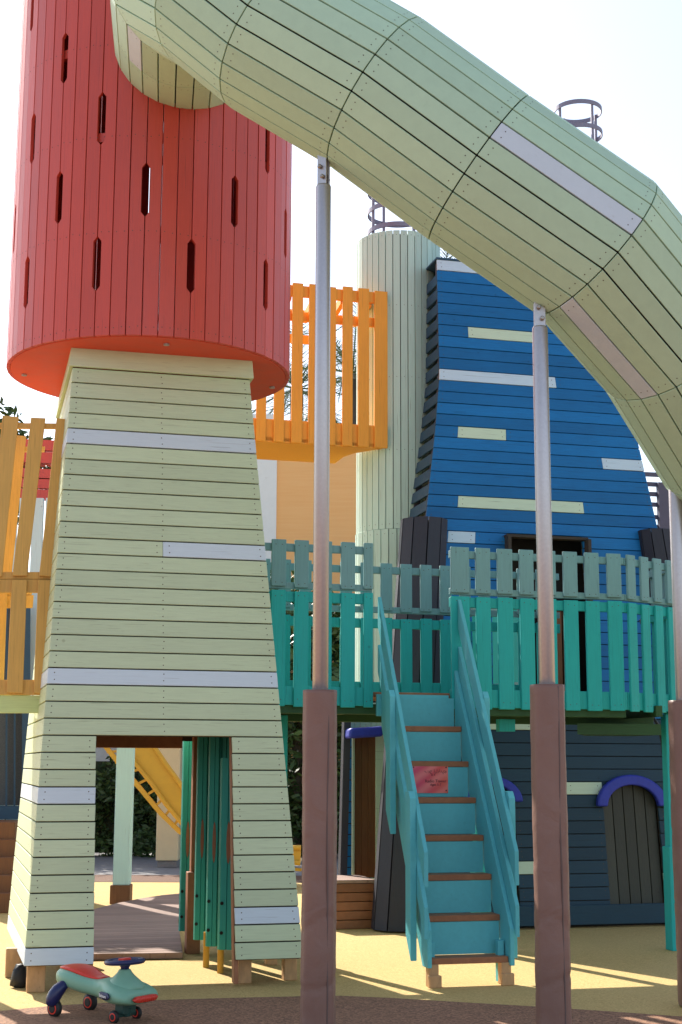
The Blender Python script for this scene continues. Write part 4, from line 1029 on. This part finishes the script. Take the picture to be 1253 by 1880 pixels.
mb = MB(); p, q = atY(-120, 1503, YN), atY(50, 1480, YN); mb.box(((p.x+q.x)/2, YN, (p.z+q.z)/2), ((q.x-p.x)/2, 0, 0), (0, .06, 0), (0, 0, (q.z-p.z)/2)); mb.build('base_rail', m_bluep, ns)
mb = MB(); p, q = atY(-120, 1700, YN), atY(46, 1505, YN); mb.box(((p.x+q.x)/2, YN+.15, q.z/2-.01), ((q.x-p.x)/2, 0, 0), (0, .06, 0), (0, 0, q.z/2-.02)); mb.build('base_panel', m_char, ns)
ts = thing('timber_steps', 'stack of dark brown timber seating steps at the left edge', 'steps', atz(0, 1690))
g = atz(0, 1672)
for k in range(5):
    y1, y0 = 1670-k*33, 1641-k*33; mb = MB(); Yk = g.y-.3+k*.17; p, q = atY(-160, y1, Yk), atY(34-k*1.0, y0, Yk)
    mb.box(((p.x+q.x)/2, Yk+.25, q.z/2+.0), ((q.x-p.x)/2, 0, 0), (0, .2 if k < 4 else .3, 0), (0, 0, q.z/2)); mb.build('step', m_brownv, ts, bevel=.006)

# ------------------------------------------------------------------ vegetation
def leaves(mb, c, rx, ry, rz, n, s0=.10, clumps=14, m=0):
    cl = []
    for _ in range(clumps):
        u = Vector((random.gauss(0, 1), random.gauss(0, 1), random.gauss(0, 1))).normalized()*random.uniform(.35, 1)
        cl.append((Vector((c[0]+u.x*rx, c[1]+u.y*ry, c[2]+u.z*rz)), random.uniform(.25, .5)))
    for _ in range(n):
        cc, rr = random.choice(cl); u = Vector((random.gauss(0, 1), random.gauss(0, 1), random.gauss(0, 1))).normalized()*random.random()**.4*rr
        p = cc+Vector((u.x*rx, u.y*ry, u.z*rz)); a = Vector((random.uniform(-1, 1), random.uniform(-1, 1), random.uniform(-.6, .6))).normalized()
        b = a.orthogonal().normalized(); b = (b*math.cos(k_:=random.uniform(0, 6.28))+a.cross(b)*math.sin(k_)); s = s0*random.uniform(.6, 1.3)
        mb.poly([p-a*s, p-b*s*.35+a*s*.1, p+a*s, p+b*s*.35+a*s*.1], m)
def tree(x, y, h, r, label, n=5000, mat=m_leaf2, group='trees behind the playground', s0=.12):
    t = thing('tree', label, 'tree', (x, y, 0), group)
    mb = MB(); top = Vector((x+.15, y, h-r*.9)); mb.tube([(x, y, 0), (x+.08, y+.03, h*.3), top], [.13, .10, .06], 10)
    for k in range(6):
        a = k*1.05; mb.tube([Vector((x+.08, y+.03, h*.3+k*.1)), Vector((x+math.cos(a)*r*.35, y+math.sin(a)*r*.35, h-r)), Vector((x+math.cos(a)*r*.7, y+math.sin(a)*r*.7, h-r*.6))], [.05, .035, .015], 6)
    mb.build('trunk', m_bark, t, smooth=True)
    mb = MB(); leaves(mb, (x, y, h-r*.95), r, r, r, n, s0, 26); mb.build('crown', mat, t, recalc=False)
p = atY(-60, 738, 19.2); tree(p.x, 19.2, p.z, 1.0, 'leafy green tree rising above the ochre railing at left', 7000, s0=.09)
p = atY(215, 1450, 24.3); tree(p.x, 25.5, 5.2, 1.9, 'dark tree over the hedge seen through the doorway', 6000, m_leaf)
p = atY(545, 1170, 26); tree(p.x, 24.5, 4.6, 1.7, 'bushy tree seen between the teal slats beside the pale tower', 6500)
p = atY(690, 1250, 26); tree(p.x+.4, 25.5, 4.2, 1.6, 'bushy tree hidden mostly behind the pale cylinder', 3500, m_leaf)
tree(-6.3, 26.5, 5.0, 2.0, 'dark tree standing behind the pale panel fence', 4000, m_leaf)
hd = MB()
for k in range(9): leaves(hd, (-5.2+k*.75, 24.4+random.uniform(-.2, .2), .85), .75, .55, .85, 1900, .075, 14)
core = MB(); 
hdg = thing('hedge', 'clipped dark green hedge seen through the tower doorway', 'hedge', (-3, 24.4, 0))
hd.build('foliage', m_leaf, hdg, recalc=False)
core.box((-2.2, 24.75, .8), (3.6, 0, 0), (0, .12, 0), (0, 0, .75)); core.build('dark_core', simple('hedge_core', (.02, .03, .012), .9, 0, .8, 20, .5), hdg)  # added solid dark box standing in for the shaded inside of the hedge
def palm(x, y, h, label, nf=22, L=2.6):
    t = thing('palm_tree', label, 'palm', (x, y, 0), 'palm trees behind the orange bridge')
    mb = MB(); mb.tube([(x, y, 0), (x+.1, y, h*.5), (x, y, h)], [.22, .18, .16], 12); mb.build('trunk', m_bark, t, smooth=True)
    mb = MB()
    for k in range(nf):
        az = k*2.399; el = R(70-95*(k/nf)); c = Vector((x, y, h)); prev = c; d = Vector((math.cos(az)*math.cos(el), math.sin(az)*math.cos(el), math.sin(el)))
        pts = [c]; ns_ = 16
        for i in range(ns_):
            d = (d+Vector((0, 0, -.075))).normalized(); pts.append(pts[-1]+d*L/ns_)
        mb.tube(pts, [.02*(1-.8*i/ns_)+.004 for i in range(ns_+1)], 4, 0)
        for i in range(2, ns_+1):
            for f in (0, .33, .66):
                b_ = lerp(pts[i-1], pts[i], f); tg = (pts[i]-pts[i-1]).normalized(); sd_ = tg.cross(Z).normalized() if abs(tg.z) < .98 else Vector((1, 0, 0)); ll = .55*math.sin(math.pi*min(1, (i+f)/ns_*.85+.12))
                for sg_ in (-1, 1):
                    e_ = (sd_*sg_*.8+tg*.75+Vector((0, 0, random.uniform(-.15, .25)))).normalized(); w_ = tg*.016
                    mb.poly([b_-w_, b_+w_, b_+e_*ll*random.uniform(.85, 1.1)], 0)
    mb.build('crown', m_palm, t, recalc=False)
p = atY(648, 690, 31); palm(p.x, 31, p.z, 'palm tree with drooping fronds behind the right bridge slats')
p = atY(545, 715, 33); palm(p.x, 33, p.z, 'palm tree with fronds behind the left bridge slats', 20, 2.4)
p = atY(815, 530, 36); palm(p.x, 36, p.z, 'palm tree with only frond tips above the blue tower', 18, 2.4)

# ================================================================== RIDE-ON CAR
cg = atz(183, 1868); yaw = R(-36)
car = thing('ride_on_car', 'sage green ride on swing car with red seat and navy steering wheel', 'ride-on toy', (cg.x, cg.y, 0))
cx_, sx_ = math.cos(yaw), math.sin(yaw)
CS = .95
def C(x, y, z): return Vector((cg.x+(x*cx_-y*sx_)*CS, cg.y+(x*sx_+y*cx_)*CS, z*CS))
secs = [(-.345, .03, .215, .245), (-.33, .075, .195, .275), (-.29, .115, .175, .296), (-.22, .138, .16, .300), (-.14, .130, .148, .283), (-.06, .105, .137, .258), (.02, .088, .128, .242),
        (.08, .098, .118, .250), (.14, .135, .11, .262), (.20, .165, .105, .250), (.26, .180, .105, .236), (.31, .178, .108, .216), (.345, .165, .113, .200), (.362, .145, .118, .19), (.372, .118, .126, .18)]
mb = MB(); nq = 28
for (x, hw, z0, z1) in secs:
    for j in range(nq):
        a = 2*math.pi*j/nq; ca, sa = math.cos(a), math.sin(a)
        yy = hw*math.copysign(abs(ca)**.75, ca); zz = (z0+z1)/2+(z1-z0)/2*math.copysign(abs(sa)**.8, sa)
        mb.v.append(C(x, yy, zz))
for i in range(len(secs)-1):
    for j in range(nq):
        a = i*nq+j; b = i*nq+(j+1) % nq; mb.f.append([a, b, b+nq, a+nq]); mb.m.append(0)
mb.f.append(list(range(nq))); mb.f.append([(len(secs)-1)*nq+j for j in range(nq)]); mb.m += [0, 0]
mb.lathe(C(.21, 0, .19), [(.145, -.01), (.12, .03), (.09, .055), (.062, .078), (.045, .096), (.037, .11), (.034, .118)], 28)
body = mb.build('body', m_carbody, car, smooth=True); sub(body, car)
md = body.modifiers.new('sub', 'SUBSURF'); md.levels = 1; md.render_levels = 1
# seat
def topz(x, y):
    for k in range(len(secs)-1):
        if secs[k][0] <= x <= secs[k+1][0]:
            f = (x-secs[k][0])/(secs[k+1][0]-secs[k][0]); hw, z0, z1 = [secs[k][q]+(secs[k+1][q]-secs[k][q])*f for q in (1, 2, 3)]
            ca = min(1, abs(y)/hw)**(1/.75); return (z0+z1)/2+(z1-z0)/2*math.sqrt(max(0, 1-ca*ca))**.8
    return .25
seat = [(-.322, .035), (-.312, .06), (-.285, .085), (-.24, .104), (-.19, .108), (-.13, .100), (-.07, .084), (-.02, .068), (.03, .054), (.05, .036), (.056, .01)]
mb = MB()
for i in range(len(seat)-1):
    (x0, h0), (x1, h1) = seat[i], seat[i+1]; ns_ = 8; h0 *= .92; h1 *= .92
    for k in range(ns_):
        u0, u1 = -1+2*k/ns_, -1+2*(k+1)/ns_
        mb.poly([C(x, y, topz(x, y)*.55+topz(x, 0)*.45+.000) for x, y in ((x0, h0*u0), (x1, h1*u0), (x1, h1*u1), (x0, h0*u1))])
o = mb.build('seat', m_carred, car, smooth=True)
bm = bmesh.new(); bm.from_mesh(o.data); bmesh.ops.remove_doubles(bm, verts=bm.verts, dist=1e-5); bmesh.ops.recalc_face_normals(bm, faces=bm.faces); bm.to_mesh(o.data); bm.free(); 
for p in o.data.polygons: p.use_smooth = True
sm = o.modifiers.new('solid', 'SOLIDIFY'); sm.thickness = .012; sm.offset = 0
# steering wheel
swc = C(.207, 0, .358); tilt = C(1, 0, 0)-C(0, 0, 0)
ax = (Z*.995-Vector((cx_, sx_, 0))*.06).normalized(); ux = ax.orthogonal().normalized(); uy = ax.cross(ux)
mb = MB(); n1, n2 = 40, 12
for i in range(n1):
    a = 2*math.pi*i/n1; dd = ux*math.cos(a)+uy*math.sin(a)
    for j in range(n2):
        b = 2*math.pi*j/n2; mb.v.append(swc+dd*(.106+.017*math.cos(b))+ax*.015*math.sin(b))
for i in range(n1):
    for j in range(n2):
        mb.f.append([i*n2+j, i*n2+(j+1) % n2, ((i+1) % n1)*n2+(j+1) % n2, ((i+1) % n1)*n2+j]); mb.m.append(0)
fwd_ = (Vector((cx_, sx_, 0))-ax*Vector((cx_, sx_, 0)).dot(ax)).normalized(); sid = ax.cross(fwd_)
mb.box(swc, sid*.10, fwd_*.022, ax*.008); mb.box(swc-fwd_*.05, fwd_*.055, sid*.018, ax*.008)
sw = mb.build('steering_wheel', m_carnavy, car, smooth=True); sub(sw, car)
mb = MB(); mb.box(swc+ax*.012, fwd_*.024, sid*.032, ax*.008); mb.build('hub', m_carred, sw, bevel=.004, seg=2)
mb = MB(); mb.lathe(C(.21, 0, .30), [(.026, 0), (.025, .02), (.040, .045), (.03, .052)], 20); mb.build('column', m_carnavy, car, smooth=True)
# rear wheels with navy fender arms
sd2 = Vector((-sx_, cx_, 0)); fw = Vector((cx_, sx_, 0))
for s in (-1, 1):
    wc = C(-.245, s*.155, .052)
    mb = MB(); mb.lathe(wc-sd2*.02, [(.034, 0), (.05, .006), (.052, .02), (.05, .034), (.034, .04)], 26, axis=sd2); wo = mb.build('wheel', m_rubber, car, smooth=True, bevel=0); sub(wo, car)
    mb = MB(); mb.lathe(wc-sd2*.0225, [(.030, 0), (.034, .001), (.034, .044), (.030, .045)], 22, axis=sd2); mb.build('rim', m_carred, wo)
    mb = MB(); mb.lathe(wc-sd2*.026, [(.022, 0), (.026, .002), (.026, .050), (.022, .052)], 20, axis=sd2); mb.build('hub_cap', m_rubber, wo, smooth=False)
    mb = MB(); mb.tube([C(-.19, s*.10, .205), C(-.205, s*.128, .19), C(-.222, s*.15, .165), C(-.236, s*.166, .135), C(-.246, s*.176, .105), C(-.25, s*.180, .08), C(-.251, s*.181, .068)], [.02, .034, .041, .043, .041, .034, .022], 18)
    mb.build('fender', m_carnavy, car, smooth=True)
for s in (-1, 1):
    wc = C(.225, s*.10, .038)
    mb = MB(); mb.lathe(wc-sd2*.012, [(.024, 0), (.037, .004), (.038, .012), (.037, .02), (.024, .024)], 22, axis=sd2); wo = mb.build('wheel', m_rubber, car, smooth=True); sub(wo, car)
    mb = MB(); mb.lathe(wc-sd2*.0145, [(.022, 0), (.024, .001), (.024, .028), (.022, .029)], 18, axis=sd2); mb.build('rim', m_carred, wo)
    mb = MB(); mb.lathe(wc-sd2*.017, [(.014, 0), (.017, .002), (.017, .032), (.014, .034)], 16, axis=sd2); mb.build('hub_cap', m_rubber, wo)
mb = MB(); mb.box(C(.225, 0, .085), fw*.035, sd2*.055, Z*.035); mb.lathe(C(.235, 0, .03), [(.025, 0), (.03, .05)], 14); mb.bar(C(.225, -.10, .04), C(.225, .10, .04), .02, .02)
mb.build('front_axle', simple('dark_green_plastic', (.01, .06, .05), .5), car, bevel=.004)
# lamps and the name plate follow the body's side
def sidept(x, z, side, off):
    for i in range(len(secs)-1):
        if secs[i][0] <= x <= secs[i+1][0]:
            f = (x-secs[i][0])/(secs[i+1][0]-secs[i][0]); hw = secs[i][1]+(secs[i+1][1]-secs[i][1])*f; z0 = secs[i][2]+(secs[i+1][2]-secs[i][2])*f; z1 = secs[i][3]+(secs[i+1][3]-secs[i][3])*f
            u = max(-1, min(1, (z-(z0+z1)/2)/((z1-z0)/2))); su = abs(u)**(1/.8); return C(x, side*(hw*math.sqrt(max(0, 1-su*su))**.75+off), z)
    return C(x, side*.1, z)
def patch(x0, x1, z0, z1, side, off, m, name, rnd=.3):
    mb = MB(); nx = 10
    up_, dn = [], []
    for i in range(nx+1):
        f = i/nx; k = math.sqrt(max(0, 1-abs(2*f-1)**5)); zm = (z0+z1)/2; hh = (z1-z0)/2*k
        up_.append(sidept(x0+(x1-x0)*f, zm+hh, side, off)); dn.append(sidept(x0+(x1-x0)*f, zm-hh, side, off))
    for i in range(nx): mb.poly([dn[i], dn[i+1], up_[i+1], up_[i]])
    o = mb.build(name, m, car, smooth=True); s_ = o.modifiers.new('solid', 'SOLIDIFY'); s_.thickness = .008; s_.offset = 0; return o
pl = patch(.14, .27, .148, .192, -1, .013, m_carnavy, 'name_plate'); sub(pl, car)
mb = MB(); hp = []
for i in range(13):
    u = i/12; y_ = -.105+.21*u; k = math.sqrt(max(0, 1-abs(2*u-1)**6)); hp.append((C(.398-.9*y_*y_, y_, .152-.019*k), C(.398-.9*y_*y_, y_, .152+.019*k)))
for a_, b_ in zip(hp, hp[1:]): mb.poly([a_[0], b_[0], b_[1], a_[1]])
o = mb.build('headlight', m_carred, car, smooth=True); s_ = o.modifiers.new('solid', 'SOLIDIFY'); s_.thickness = .022; s_.offset = 0
pa, pb = sidept(.15, .170, -1, .020), sidept(.26, .170, -1, .020)
text_mesh('lettering', 'Babycare', .026, (pa+pb)/2 - (pb-pa).cross(Z).normalized()*-.004, pb-pa, Z, m_whiteink, pl)
